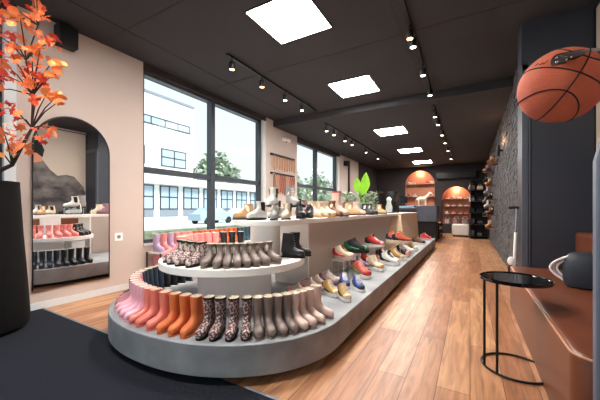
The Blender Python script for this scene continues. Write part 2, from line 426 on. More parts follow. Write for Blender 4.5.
# back wall with two arched niches
def arch(cx, w, z0, z1, n=16):
    r = w/2; zc = z1-r
    return [(cx-r, z0), (cx+r, z0)]+[(cx+r*cos(pi*i/n), zc+r*sin(pi*i/n)) for i in range(n+1)]
NA = (-2.155, 1.36, .95, 3.04); NB = (-.56, 1.22, .44, 2.2)
wb = MB()
def wallwithholes(mb, x0, x1, z0, z1, y, holes):
    # columns either side of the holes plus arch infill, all in plane y, front faces only; then depth boxes
    xs = sorted([x0, x1]+[h[0]-h[1]/2 for h in holes]+[h[0]+h[1]/2 for h in holes])
    for i in range(0, len(xs), 2): mb.box(xs[i], xs[i+1], y, y+.3, z0, z1)
    for cx, w, a, b in holes:
        mb.box(cx-w/2, cx+w/2, y, y+.3, z0, a); r = w/2; zc = b-r; n = 16
        for i in range(n):
            t0, t1 = pi*i/n, pi*(i+1)/n
            xa, xb = cx+r*cos(t0), cx+r*cos(t1); za, zb = zc+r*sin(t0), zc+r*sin(t1)
            mb.add([(xa, y, za), (xa, y, z1), (xb, y, z1), (xb, y, zb), (xa, y+.3, za), (xb, y+.3, zb)], [(0, 1, 2, 3), (0, 3, 5, 4)])
wallwithholes(wb, -4.6, 1.3, 0, C2, XB, [NA, NB])
struct(wb.build('wall_back', 'dark_wall', smooth=False))
for nn, (cx, w, a, b) in enumerate((NA, NB)):
    o = struct(MB().prism(arch(cx, w+.02, a-.01, b+.01), XB+.29, XB+.33, 'y').build('wall_niche', 'niche', smooth=False))
    # niche lining
    pl = arch(cx, w-.004, a+.002, b-.002); lm = MB(); n = len(pl)
    for i in range(n):
        p, r_ = pl[i], pl[(i+1) % n]
        lm.add([(p[0], XB+.002, p[1]), (r_[0], XB+.002, r_[1]), (r_[0], XB+.29, r_[1]), (p[0], XB+.29, p[1])], [(0, 1, 2, 3)])
    struct(lm.build('trim_%d' % (8+nn), 'niche', smooth=False))
# right side: slate wall, closet, side walls
struct(MB().box(.66, 1.4, 4.67, XB+.1, 0, C1).build('wall_right', 'dark_wall', smooth=False))
st = MB(); z = 0
rnd = random.Random(3)
while z < C1-.02:
    hh = rnd.choice((.03, .04, .05, .06)); y = 4.67
    while y < 13.1:
        ln = rnd.uniform(.1, .34); d = rnd.uniform(.02, .036)
        zt = min(z+hh-.004, C1-.005)
        if y < CB or z < C2-.05: st.box(.66-d, .662, y+.003, min(y+ln, 13.1)-.003, z+.002, zt if y+ln < CB-.1 else min(zt, C2-.002))
        y += ln
    z += hh
struct(st.build('wall_stone', 'slate', smooth=False))
struct(MB().box(1.2, 1.4, -2.2, 4.67, 0, C1).build('wall_right', 'wall_plaster', smooth=False))
cl = MB().box(.53, 1.2, 4.35, 4.67, 0, C1); struct(cl.build('wall_closet', 'closet_paint', smooth=False))
d = bpy.data.objects.new('door_1', None); COL.objects.link(d); struct(d)
MB().box(.62, 1.195, 4.325, 4.35, .02, 2.76).build('door_panel', 'closet_paint', d, bevel=.004)
MB().box(.53, .59, 4.32, 4.35, 0, 2.85).box(.598, .61, 4.315, 4.35, 0, 2.85).box(.53, 1.195, 4.32, 4.35, 2.78, 2.85).build('door_frame', 'closet_trim', d, bevel=.004)
# shop front behind the camera: low wall and glazing
struct(MB().box(-4.6, 1.3, -2.2, -1.95, 0, .3).box(-4.6, 1.3, -2.2, -1.95, 2.9, C1).box(-4.6, -4.2, -2.2, -1.95, .3, 2.9).box(.9, 1.3, -2.2, -1.95, .3, 2.9).build('wall_front', 'wall_plaster', smooth=False))
w = bpy.data.objects.new('window_4', None); COL.objects.link(w); struct(w)
f = MB()
for x in (-4.17, -2.5, -.8, .87): f.box(x-.03, x+.03, -2.1, -2.03, .3, 2.9)
f.box(-4.2, .9, -2.1, -2.03, .3, .36).box(-4.2, .9, -2.1, -2.03, 2.84, 2.9)
f.build('window_frame', 'frame_grey', w, smooth=False)
MB().box(-4.2, .9, -2.07, -2.064, .3, 2.9).build('glass', 'window_glass', w, smooth=False)

# ================================================================== CEILING LIGHTS
for i, (y, zc) in enumerate([(3.02, C1), (5.2, C1), (7.98, C2), (11.0, C2), (13.95, C2), (.7, C1)]):
    yy = [2.93, 5.14, 8.0, 10.95, 13.9, .72][i]; xx = -1.82  # last panel is out of view, added to brighten the front
    where = ['nearest and largest of the row', 'second of the row from the camera', 'middle of the row of five', 'fourth of the row from the camera', 'farthest and smallest of the row', 'unseen one added overhead to brighten the front'][i]
    t = thing('ceiling_light', 'square white ceiling light panel, '+where, 'ceiling light', (xx, yy, zc-.012), 0, 'square ceiling light panels')
    MB().box(-.36, .36, -.36, .36, 0, .011).build('diffuser', 'panel_light', t, smooth=False)
    MB().box(-.375, .375, -.375, -.361, -.004, .011).box(-.375, .375, .361, .375, -.004, .011).box(-.375, -.361, -.361, .361, -.004, .011).box(.361, .375, -.361, .361, -.004, .011).build('frame', 'black_metal', t)

def spot_tpl(warm):
    ax = MB().cyl(0, 0, -.075, -.028, .012, 10)
    head = MB().lathe(0, 0, [(.036, -.19), (.042, -.18), (.042, -.09), (.02, -.072)], 16)
    bl = MB().lathe(0, 0, [(.001, -.1985), (.02, -.197), (.034, -.1905)], 16)
    return [('stem', ax.mesh('stem', 'black_metal'), None, []), ('spot_head', head.mesh('spot_head', 'black_metal'), None, [('bulb', bl.mesh('bulb', 'bulb_warm' if warm else 'bulb_white'), None, [])])]
SW, SC = spot_tpl(True), spot_tpl(False)
def track(x, y0, y1, z, spots, lab, nm, row):
    t = tag(MB().box(x-.018, x+.018, y0, y1, z-.03, z-.001).build('light_track', 'black_metal', None), lab, 'light track')
    for i, (u, v, warm) in enumerate(spots):
        dd = ray(u, v)
        # the head hangs .15 below the track: intersect with plane x
        y = dd[1]*(x/dd[0]); y = min(max(y, y0+.05), y1-.05)
        s = place(SW if warm else SC, 'track_spotlight', ('%s black spotlight from the near end of the %s' % (ordn(i, len(spots)), row)) if len(spots) > 1 else 'black spotlight', 'spotlight', (x, y, z-.001), rnd.uniform(0, 6), 'spotlights on the '+row)
        l = bpy.data.lights.new('spot', 'SPOT'); l.energy = (60 if warm else 40) if x < -2 else (22 if warm else 14); l.color = (1, .78, .56) if warm else (1, .84, .68); l.spot_size = radians(95); l.spot_blend = .6; l.shadow_soft_size = .03
        lo = bpy.data.objects.new('spot_lamp', l); COL.objects.link(lo); lo.parent = s; lo.location = (0, 0, -.21)
track(-3.0, 3.12, 5.9, C1, [(232, 68, 1), (262, 85, 1), (285, 98, 0), (302, 107, 0)], 'black light track on the ceiling near the left window', 'a', 'track near the left window')
track(-3.0, 6.45, 13.2, C2, [(325, 126, 0), (334, 131, 0), (345, 139, 0), (352, 142, 0), (366, 150, 0), (378, 158, 0)], 'long thin black light track running back beyond the ceiling step at left', 'b', 'rear left track')
track(-.62, 1.2, 5.9, C1, [(410, 17, 1), (410, 37, 1), (413, 50, 0), (423, 71, 0), (430, 88, 0)], 'black light track over the wooden aisle, front half of the ceiling', 'c', 'front track over the aisle')
track(-.62, 6.4, 14.0, C2, [(435, 113, 0), (438, 126, 0), (442, 136, 0), (445, 143, 0), (448, 149, 0), (451, 154, 0)], 'thin black light track over the aisle in the rear half', 'd', 'rear track over the aisle')
s = place(SC, 'track_spotlight', 'single black spotlight at the top edge above the basketball', 'spotlight', (.32, 1.85, C1), 0)
MB().cyl(0, 0, -.03, 0, .05, 16).build('mount', 'black_metal', s)

# ================================================================== MIRROR AND WALL FITTINGS
t = thing('arched_mirror', 'tall arched wall mirror with thin black edge on the beige wall', 'mirror', (XW, 1.78, .22))
ap = [(p[0], p[1]) for p in arch(0, .81, 0, 2.06, 28)]
MB().prism(ap, .004, .022, 'x').build('glass', 'mirror', t, smooth=False)
fr = [(0.016, p[0], p[1]) for p in ap]
MB().tube(fr, .011, 6, closed=True).build('frame', 'black_metal', t)
t = thing('wall_speaker', 'small black square speaker high on the beige wall above the mirror', 'speaker', (XW, 1.66, 3.2))
MB().box(.03, .17, -.1, .1, -.12, .12).build('cabinet', 'black_matte', t, bevel=.008); MB().box(0, .03, -.02, .02, -.03, .03).build('bracket', 'black_metal', t)
MB().box(.171, .176, -.088, .088, -.108, .108).build('grille', 'black_metal', t)
t = thing('power_socket', 'white wall socket low on the beige wall right of the mirror', 'socket', (XW, 2.32, .76))
MB().box(0, .008, -.055, .055, -.055, .055).build('plate', 'white_paint', t, bevel=.004)
MB().rings([[(.0085, .026*cos(2*pi*i/16), .026*sin(2*pi*i/16)) for i in range(16)], [(.012, .022*cos(2*pi*i/16), .022*sin(2*pi*i/16)) for i in range(16)]], False, True).build('outlet', 'ext_grey', t)
# hanging strap rails on the column
hues = ['strap_tan', 'strap_red', 'strap_brown']
def strapcol(z, ys, cols_, length, rl, which):
    t = tag(MB().box(XW+.001, XW+.05, 5.95, 7.04, z-.035, z+.01).build('hanging_rail', 'black_metal', None), rl, 'rail')
    n = ys
    for i in range(n):
        y = 6.02+i*(.95/(n-1)); k = cols_[i % len(cols_)]
        L_ = length*rnd.uniform(.85, 1.05)
        m = MB().tube([(.075, 0, 0), (.078, -.022, -.06), (.075, -.028, -L_*.5), (.078, -.02, -L_*.9), (.075, 0, -L_), (.078, .02, -L_*.9), (.075, .028, -L_*.5), (.078, .022, -.06)], .009, 5, closed=True)
        o = thing('shoulder_strap', '%s %s strap from the left on the %s wall rail' % (ordn(i, n), {'strap_tan': 'tan', 'strap_red': 'red', 'strap_brown': 'brown'}[k], which), 'strap', (XW, y, z-.04), 0, 'straps on the %s rail' % which)
        m.build('band', k, o); MB().tube([(.048, 0, .02), (.075, 0, .02), (.082, 0, .0), (.078,0,-.012)], .004, 5).build('hook', 'chrome', o)
strapcol(2.53, 9, ['strap_tan'], .36, 'upper black rail on the peach column holding tan straps', 'upper')
strapcol(2.06, 11, ['strap_brown', 'strap_tan', 'strap_tan', 'strap_red', 'strap_red'], .5, 'lower black rail on the peach column holding red and brown straps', 'lower')
t = thing('wall_light', 'small white wall lamp high on the peach column between windows', 'wall lamp', (XW, 6.62, 2.98))
MB().box(.001, .09, -.16, .16, -.04, .05).build('shade', 'white_paint', t, bevel=.02)
MB().cyl(.05, 0, -.06, -.04, .02, 12).build('sensor', 'black_matte', t)

# ================================================================== POT WITH AUTUMN TREE
pc = (-3.88, .92)
t = thing('planter', 'tall dark tapered planter standing on the black mat at left', 'planter', (pc[0], pc[1], .008))
MB().lathe(0, 0, [(.25, 0), (.29, .04), (.30, .12), (.285, .4), (.25, .9), (.225, 1.37), (.225, 1.40), (.2, 1.40), (.195, 1.32)], 36).build('vessel', 'pot', t)
MB().lathe(0, 0, [(.194, 1.29), (.194, 1.31)], 24).build('soil', 'bark', t)
tr = thing('autumn_tree', 'artificial tree with orange and red autumn leaves in the dark planter', 'plant', (pc[0], pc[1], 1.32))
base = Vector((pc[0], pc[1], 1.32))
def W(u, v, D): return Vector(atd(u, v, D))-base
trunk = MB()
T0 = Vector((0, 0, 0)); 
p1 = W(12, 165, 2.75); p2 = W(32, 128, 2.7); p3 = W(33, 95, 2.7); p4 = W(26, 60, 2.65); p5 = W(38, 25, 2.6); p6 = W(28, -30, 2.6)
trunk.tube([T0, Vector((.05, .02, .15)), p1, p2, p3, p4, p5, p6], [.028, .024, .018, .011, .008, .006, .005, .003], 8)
clusters = [(8, 18, 12, 'r'), (30, 10, 9, 'r'), (40, 4, 9, 'r'), (20, 17, 9, 'y'), (42, 16, 7, 'o'), (10, 38, 13, 'r'), (24, 24, 8, 'o'), (24, 66, 8, 'r'), (54, 41, 7, 'r'), (46, 38, 7, 'r'), (50, 65, 8, 'y'), (40, 50, 8, 'y'), (60, 66, 5, 'y'), (32, 52, 8, 'o'),
            (12, 55, 10, 'o'), (8, 76, 12, 'r'), (35, 78, 9, 'r'), (28, 86, 8, 'o'), (46, 95, 8, 'y'), (58, 95, 6, 'y'), (56, 74, 6, 'y'), (40, 84, 7, 'r'), (8, 108, 10, 'r'), (20, 118, 9, 'r'), (50, 130, 6, 'o'), (38, 136, 7, 'r'), (12, 140, 11, 'o'), (24, 146, 9, 'o'), (4, 132, 9, 'o'), (12, 150, 7, 'y'), (36, 100, 6, 'r'), (58, 102, 3, 'o'), (0, 60, 12, 'r'), (-10, 30, 16, 'r'), (-12, 90, 16, 'o'), (10, -20, 16, 'r'), (35, -25, 14, 'o'), (-20, 130, 14, 'r'), (0, 5, 12, 'r')]
leafm = {'r': MB(), 'o': MB(), 'y': MB()}
nodes = [p1, p2, p3, p4, p5, p6]
rl = random.Random(11)
for (u, v, rad, k) in clusters:
    D = 2.62+rl.uniform(-.17, .2); c = W(u, v, D)
    nd = min(nodes, key=lambda n_: (n_-c).length+(.25 if n_.z > c.z else 0))
    mid = (nd+c)/2+Vector((0, 0, .03))
    trunk.tube([nd, mid, c], [.007, .005, .003], 5)
    R_ = rad*D/FPX
    for i in range(int(rad*1.05)):
        p = c+Vector((rl.gauss(0, 1), rl.gauss(0, 1), rl.gauss(0, 1)))*R_*.48
        s_ = rl.uniform(.026, .05); rot = Matrix.Rotation(rl.uniform(0, 6.28), 3, 'Z') @ Matrix.Rotation(rl.uniform(-1.2, 1.2), 3, 'X') @ Matrix.Rotation(rl.uniform(-1, 1), 3, 'Y')
        if k == 'y': lp = [(0, -.9), (.55, -.55), (.75, 0), (.5, .6), (0, .95), (-.5, .6), (-.75, 0), (-.55, -.55)]
        else: lp = [(0, -1), (.38, -.5), (.8, -.35), (.5, .1), (.75, .75), (.25, .6), (0, 1.25), (-.25, .6), (-.75, .75), (-.5, .1), (-.8, -.35), (-.38, -.5)]
        vs = [p+rot @ Vector((a*s_, b*s_, -.25*s_*(a*a+b*b))) for a, b in lp]+[p]
        n = len(lp)
        kk = k if rl.random() < .62 else 'o'
        leafm[kk].add(vs, [(i_, (i_+1) % n, n) for i_ in range(n)])
trunk.build('trunk', 'bark', tr)
leafm['r'].build('red_leaves', 'leaf_red', tr, smooth=False); leafm['o'].build('orange_leaves', 'leaf_orange', tr, smooth=False); leafm['y'].build('yellow_leaves', 'leaf_yellow', tr, smooth=False)

# ================================================================== DISPLAY ISLAND
PH = .27; PC = (-2.06, 2.2); PA, PB, PN = 1.16, .96, 2.15
def plat_outline(inset=0, n=48, yend=9.7):
    pts = [(PC[0]+PA-inset, yend-inset)]
    for i in range(n+1):
        t = -pi*i/n       # right -> nose -> left
        c, s_ = cos(t), sin(t)
        x = PC[0]+(PA-inset)*math.copysign(abs(c)**(2/PN), c); y = PC[1]+(PB-inset)*math.copysign(abs(s_)**(2/PN), s_)
        pts.append((x, y))
    pts.append((PC[0]-PA+inset, yend-inset))
    return pts
pl_ = thing('display_plinth', 'low grey concrete display plinth with rounded front end on the floor', 'plinth')
MB().prism(plat_outline(), .06, PH).build('slab', 'concrete', pl_, bevel=.006, angle=25)
MB().prism(plat_outline(.09), .009, .0595).build('recessed_base', 'black_matte', pl_)
# shelving island on the plinth
isl = thing('display_island', 'white two tier display island with long counter standing on concrete plinth', 'display stand', (0, 0, PH+.001))
def disc(cx, cy, r, n=64): return [(cx+r*cos(2*pi*i/n), cy+r*sin(2*pi*i/n)) for i in range(n)]
DC, DR, DZ = (-2.05, 2.25), .70, .68
z0 = PH+.001
MB().prism(disc(*DC, DR), DZ-.062-z0, DZ-z0).build('round_shelf', 'white_paint', isl, bevel=.004)
MB().cyl(DC[0], DC[1], 0, DZ-.062-z0, .36, 48).build('pedestal', 'white_paint', isl)
MB().box(-2.62, -2.3, 2.42, 2.62, 0, DZ-.062-z0-.02).build('pedestal', 'white_paint', isl, bevel=.003)
MB().cyl(-1.80, 2.42, DZ-z0, .994-z0, .15, 40).build('column', 'white_paint', isl)
tr_ = [(-1.5, 7.35), (-1.5, 2.35)]+[(-1.78+.28*cos(-pi*i/24), 2.35+.28*sin(-pi*i/24)) for i in range(1, 24)]+[(-2.1, 2.35), (-2.06, 9.5), (-1.5, 9.5)]
MB().prism([(-1.5, 9.5)]+[(-1.78+.28*cos(-pi*i/24), 2.35+.28*sin(-pi*i/24)) for i in range(25)]+[(-2.06, 9.5)], .994-z0, 1.045-z0).build('counter_top', 'white_paint', isl, bevel=.004)
MB().box(-2.05, -1.62, 2.99, 9.45, 0, .993-z0).build('wall_panel', 'shaded_white', isl)
MB().box(-2.05, -1.60, 2.955, 2.985, 0, .993-z0).build('end_panel', 'white_paint', isl)
MB().rings([[(-1.615, 6.5, 0), (-1.615, 9.45, 0), (-1.33, 9.4, 0), (-1.27, 6.9, 0)], [(-1.615, 7.2, .993-z0), (-1.615, 9.45, .993-z0), (-1.37, 9.4, .993-z0), (-1.45, 7.4, .993-z0)]]).build('flared_end', 'tan_panel', isl)
MB().prism([(-1.499, 7.4), (-1.45, 7.4), (-1.37, 9.4), (-1.499, 9.4)], .994-z0, 1.045-z0).build('end_cap', 'tan_panel', isl)
MB().box(-2.40, -2.06, 3.3, 9.3, .34, .37).build('side_ledge', 'white_paint', isl)

# --- boots round the plinth edge
outl = plat_outline(.05, 240)
def outline_pts():
    L_ = []; acc = 0
    P_ = plat_outline(.045, 200, 5.2)
    out = []
    for i in range(len(P_)-1):
        a, b = P_[i], P_[i+1]; ln = hypot(b[0]-a[0], b[1]-a[1]); k = max(1, int(ln/.01))
        for j in range(k):
            t_ = j/k; x = lerp(a[0], b[0], t_); y = lerp(a[1], b[1], t_)
            dx, dy = (b[0]-a[0])/ln, (b[1]-a[1])/ln
            out.append((x, y, dy, -dx, acc+ln*t_))     # outward normal (traversal right->nose->left is clockwise)
        acc += ln
    return out
OP = outline_pts()
# check normal direction
mid_ = min(OP, key=lambda p: p[1])
SG = 1 if mid_[3] < 0 else -1
def on_edge(u, z):
    c = [p for p in OP if p[1] < 3.3 and p[0] > -2.9]
    return min(c, key=lambda p: abs(px(p[0], p[1], z)[0]-u))
def put_boot(tpl, p, z, name, label, grp, sc=.86, back=.172, turn=0):
    nx, ny = SG*p[2], SG*p[3]; l = hypot(nx, ny); nx /= l; ny /= l
    x = p[0]-nx*back*sc; y = p[1]-ny*back*sc
    return place(tpl, name, label, 'boot', (x, y, z), atan2(ny, nx)-pi/2+turn, grp, sc)
zb = PH+.0015
front = [('blush', [334, 325, 316, 306.5]), ('taupe', [297, 285.5, 273, 259.5]), ('leopard', [244, 228, 212, 197]), ('orange', [182.5, 169, 156.5]), ('salmon', [146, 136.5, 129])]
desc = {'blush': 'pale blush rubber boot', 'taupe': 'taupe tall rubber boot', 'leopard': 'dark leopard print tall rubber boot', 'orange': 'orange tall rubber boot', 'salmon': 'salmon tall rubber boot', 'pink': 'light pink rubber boot', 'mauve': 'mauve rubber boot', 'navy': 'navy rubber boot', 'black': 'black tall rubber boot'}
last = None
for k, us in front:
    n = len(us)
    for i, u in enumerate(us):
        p = on_edge(u, PH); last = p
        put_boot(rb[k], p, zb, 'rubber_boot', '%s on the concrete plinth, %s of its colour from left' % (desc[k], ordn(n-1-i, n)), 'tall rubber boots on the concrete plinth')
# continue round the left side by arc length
seq = ['pink']*4+['mauve']*3+['navy']*5+['black']*4
acc = last[4]+.09; cnt = {}
tot = {k: seq.count(k) for k in set(seq)}
for k in seq:
    p = min(OP, key=lambda q: abs(q[4]-acc)); i = cnt.get(k, 0); cnt[k] = i+1
    if k in ('pink', 'mauve'): lab = '%s at left bend of plinth, %s of its colour' % (desc[k], ordn(i, 9))
    else: lab = '%s on window side of plinth, %s of its colour' % (desc[k], ordn(i, 14))
    put_boot(rb[k], p, zb, 'rubber_boot', lab, 'rubber boots on the window side of the plinth')
    acc += .108
# salmon cushion on the window side (seen in the mirror)
t = tag(MB().box(-3.2, -2.72, 3.02, 4.4, PH+.002, PH+.08).build('seat_cushion', 'r_salmon', None, bevel=.03), 'salmon flat seat cushion on window side of plinth, seen in the mirror', 'cushion')

# --- boots on the round shelf
def disc_at(u, z=DZ, r=DR-.03):
    best = None
    for i in range(0, 720):
        a = 2*pi*i/720; x = DC[0]+r*cos(a); y = DC[1]+r*sin(a)
        D = x*FW[0]+y*FW[1]
        dn = (x-DC[0])*(-x)+(y-DC[1])*(-y)
        if dn < 0: continue
        e = abs(px(x, y, z)[0]-u)
        if best is None or e < best[0]: best = (e, x, y, a)
    return best
zd = DZ+.0015
def disc_boot(a, tpl, lab, grp, turn=0, r=DR-.03, sc=1):
    x = DC[0]+(r-.165*sc)*cos(a); y = DC[1]+(r-.165*sc)*sin(a)
    return place(tpl, 'ankle_boot', lab, 'boot', (x, y, zd), a-pi/2+turn, grp, sc)
us = [203, 216, 226.5, 237.5, 247.5, 258.5, 268, 280]
for i, u in enumerate(us):
    b = disc_at(u); disc_boot(b[3], sb['taupe'], '%s taupe short rubber boot from the left on the white round shelf' % ordn(i, 8), 'taupe boots on the round shelf', sc=.92)
a0 = disc_at(203)[3]
for i in range(4):
    disc_boot(a0-.19*(i+1)-.02, sb['leopard'], 'pale leopard print ankle boot on the round shelf, %s from the taupe boots' % ordn(i, 4), 'leopard ankle boots on the round shelf', sc=.92)
a1 = a0-.19*5-.14
for i in range(11):
    a = a1-.2*i
    if i < 7: disc_boot(a, sb['pink'], 'pink short boot at back of round shelf, %s from the leopard boots' % ordn(i, 8), 'pink boots at the back of the round shelf', sc=.95)
    else: disc_boot(a, sb['black'], 'black short boot at back of round shelf, %s beyond the pink ones' % ordn(i-7, 4), 'black boots at the back of the round shelf', sc=.95) if i < 10 else None
for i, (x, y) in enumerate([(-1.50, 2.45), (-1.50, 2.58)]):
    place(boot_tpl('tallblack%d' % i, 'black_leather', h=.24, laces='ext_grey' if i == 0 else None, top=.05), 'lace_up_boot', ['black lace up boot under the counter beside the white column, left one', 'black tall boot under the counter beside the white column, right one'][i], 'boot', (x-.02, y-.02, zd), -pi/2+.25, None, .92)
# white panel ledges on window side
lt = boot_tpl('lace_black', 'black_leather', h=.2, laces='black_matte', top=.05)
for i in range(4):
    place(lt, 'lace_up_boot', 'black lace up boot on the white ledge reflected in the mirror, %s from the front' % ordn(i, 4), 'boot', (-2.25, 3.4+i*.55, PH+.001+.371), pi/2+(.3 if i % 2 else -.1), 'black boots on the rear ledge')

# --- window rack with boots
rk = thing('window_rack', 'low two level white boot rack under the big left window', 'shelf rack', (XW+.02, 0, 0))
for z in (.22, .50): MB().box(.02, .36, 2.72, 5.72, z-.02, z).build('shelf', 'white_paint', rk)
for y in (2.72, 4.2, 5.7):
    for x_ in (.02, .345): MB().box(x_, x_+.015, y-.02, y, 0, .50).build('upright', 'frame_grey', rk)
rows = [(.50, ['lilac', 'coralpink', 'lilac', 'coralpink', 'coralpink', 'coralpink', 'rust', 'rust', 'orange', 'rust', 'orange', 'rust', 'rust', 'orange', 'rust', 'teal', 'teal', 'teal', 'teal', 'teal', 'teal', 'mauve', 'taupe', 'taupe']),
        (.22, ['mauve', 'coralpink', 'coralpink', 'coralpink', 'mauve', 'coralpink', 'coralpink', 'salmon', 'salmon', 'coralpink', 'coralpink', 'coralpink', 'salmon', 'navy', 'navy', 'navy', 'navy', 'navy', 'navy', 'navy', 'navy', 'navy', 'taupe', 'taupe'])]
cn = {'coralpink': 'pink', 'rust': 'rust orange', 'lilac': 'lilac', 'teal': 'teal', 'orange': 'orange', 'mauve': 'mauve', 'taupe': 'taupe', 'salmon': 'salmon', 'navy': 'navy'}
for z, ks in rows:
    c_ = {}
    for i, k in enumerate(ks):
        j = c_.get(k, 0); c_[k] = j+1
        place(rb[k], 'rubber_boot', '%s rubber boot on the %s level of the window rack, %s of its colour' % (cn[k], 'upper' if z > .4 else 'lower', ordn(j, 14)), 'boot', (XW+.16, 2.80+i*.122, z+.0015), -pi/2, 'rubber boots on the window rack', .93)

# ================================================================== COUNTER ITEMS
ZT = 1.0465
def line_y(u, x): d_ = ray(u, 209); return x/d_[0]*d_[1]
def cb_(u, x): return (x, line_y(u, x), ZT)
def ak(key, up, **k): return boot_tpl(key, up, **k)
A = dict(
 orange=ak('a1', 'sneaker_tan', h=.17, top=.05, cuff=None), pinkb=ak('a2', 'sneaker_pink', h=.17, top=.05),
 white=ak('a3', 'sneaker_white', h=.19, top=.048, fur='gusset', soleh=.02), greybrown=ak('a4', 'sneaker_grey', h=.17, top=.05), taupe=ak('a5', 'sneaker_mauve', h=.17, top=.05),
 silver=ak('a6', 'sneaker_cream', h=.18, top=.05, fur='gusset'), creamboot=ak('a7', 'sneaker_cream', h=.18, top=.05, sole='sneaker_tan'),
 brown=ak('a8', 'sneaker_brown', h=.2, top=.052), tall=ak('a9', 'sneaker_blush', h=.28, top=.058, rim='sneaker_red'), tan=ak('a10', 'sneaker_tan', h=.18, top=.05), pink2=ak('a11', 'sneaker_blush', h=.2, top=.05, rim='sneaker_pink'),
 black=ak('a12', 'black_leather', h=.18, top=.05, laces='ext_grey'), green=ak('a13', 'sneaker_white', h=.2, top=.05, fur='gusset'), lace=ak('a14', 'sneaker_grey', h=.2, top=.05, laces='sneaker_white', soleh=.022), mauve=ak('a15', 'sneaker_mauve', h=.2, top=.05))
SIDE = -pi/2+radians(0)
items = [('orange', 245, 2.36, -1.90, radians(135), 'tan and pink ankle boot at the rounded left end of the white counter'),
         ('white', 256, None, -1.74, radians(165), 'white chelsea boot with dark sole at the counter end'),
         ('greybrown', 270, None, -1.68, radians(205), 'grey ankle boot on the counter, beside the white chelsea boot'),
         ('silver', 282.5, None, -1.60, radians(-165), 'cream chelsea boot on the counter left of the clear riser'),
         ('mauve', 304, None, -1.86, radians(-120), 'mauve ankle boot behind the black loafers on the counter'),
         ('creamboot', 313, None, -1.70, radians(-115), 'first cream boot right of the clear riser on the counter'),
         ('creamboot', 320, None, -1.66, radians(-110), 'second cream boot right of the clear riser on the counter'),
         ('creamboot', 325.5, None, -1.64, radians(-110), 'third cream boot right of the clear riser on the counter'),
         ('brown', 328.5, None, -1.82, radians(-110), 'brown boot standing behind the cream boots on the counter'),
         ('brown', 332.5, None, -1.66, radians(-110), 'dark brown boot left of the tall tan boot on the counter'),
         ('tall', 337.5, None, -1.66, radians(-110), 'tall tan western boot with red rim on the counter'),
         ('mauve', 342.5, None, -1.9, radians(-110), 'mauve boot behind the tall tan boot on the counter'),
         ('tan', 350, None, -1.68, radians(-80), 'orange tan ankle boot right of the tall boot on counter'),
         ('pink2', 357, None, -1.66, radians(-110), 'blush boot with pink rim on the counter before the plant'),
         ('black', 365.5, None, -1.66, radians(-110), 'first black lace boot in front of the plant on the counter'),
         ('black', 370, None, -1.66, radians(-110), 'second black lace boot in front of the plant on the counter'),
         ('tan', 380, None, -1.66, radians(-110), 'tan boot at the far end of the counter by the glass case')]
for k, u, y, x, rz, lab in items:
    loc = cb_(u, x)
    fixed = {'orange': (-1.90, 2.26), 'white': (-1.74, 2.25), 'greybrown': (-1.62, 2.33), 'silver': (-1.585, 2.50)}
    if k in fixed: loc = (*fixed[k], ZT)
    place(A[k], 'ankle_boot', lab, 'boot', loc, rz, 'boots along the white counter', .84 if u < 300 else (1.2 if k == 'tall' else 1.02))
# loafers
lf = sneaker_tpl('loafer', 'black_leather', sole='black_matte', accent='black_leather', tongue='black_leather')
for i, u in enumerate((297, 307)):
    place(lf, 'loafer', 'black flat shoe on the counter right of the clear riser, %s of the two' % ['left', 'right'][i], 'shoe', (-1.6, line_y(u, -1.6)+.06, ZT), radians(-165 if i else -140), 'black flat shoes on the counter', .95)
def riser(x, y, z, w, dp, h, lab, rz=0):
    t = thing('acrylic_riser', lab, 'riser', (x, y, z), rz)
    MB().box(-w/2, w/2, -dp/2, dp/2, h-.006, h).build('top_plate', 'acrylic', t, smooth=False)
    for sx in (-1, 1): MB().box(sx*w/2-.003, sx*w/2+.003, -dp/2, dp/2, 0, h-.0065).build('side_plate', 'acrylic', t, smooth=False)
    for sx in (-1, 1):
        for sy in (-1, 1): MB().box(sx*(w/2+.001)-.002, sx*(w/2+.001)+.002, sy*dp/2-.002, sy*dp/2+.002, 0, h-.007).build('polished_edge', 'white_jamb', t)
    MB().box(-w/2, w/2, -dp/2-.002, -dp/2, h-.006, h).build('front_edge', 'white_jamb', t)
    return t
riser(-1.74, line_y(291, -1.74)+.1, ZT, .26, .3, .12, 'clear box riser on the counter with grey lace boot on top')
place(A['lace'], 'lace_up_boot', 'grey lace up boot on top of the clear riser', 'boot', (-1.80, line_y(286, -1.80)+.1, ZT+.121), radians(-125), None, 1.1)
place(A['black'], 'ankle_boot', 'black boot on top of the clear riser beside the grey boot', 'boot', (-1.68, line_y(294, -1.68)+.12, ZT+.121), radians(-100), None, .5)
riser(-1.93, 2.74, ZT, .2, .24, .13, 'clear low riser at the counter end under a white boot')
place(A['green'], 'chelsea_boot', 'white and green chelsea boot raised on the riser at the counter end', 'boot', (-1.93, 2.74, ZT+.131), radians(190), None, 1.0)
place(A['white'], 'chelsea_boot', 'cream chelsea boot standing behind the grey boot on the counter', 'boot', (-1.92, line_y(276, -1.92), ZT), radians(190), None, 1.0)

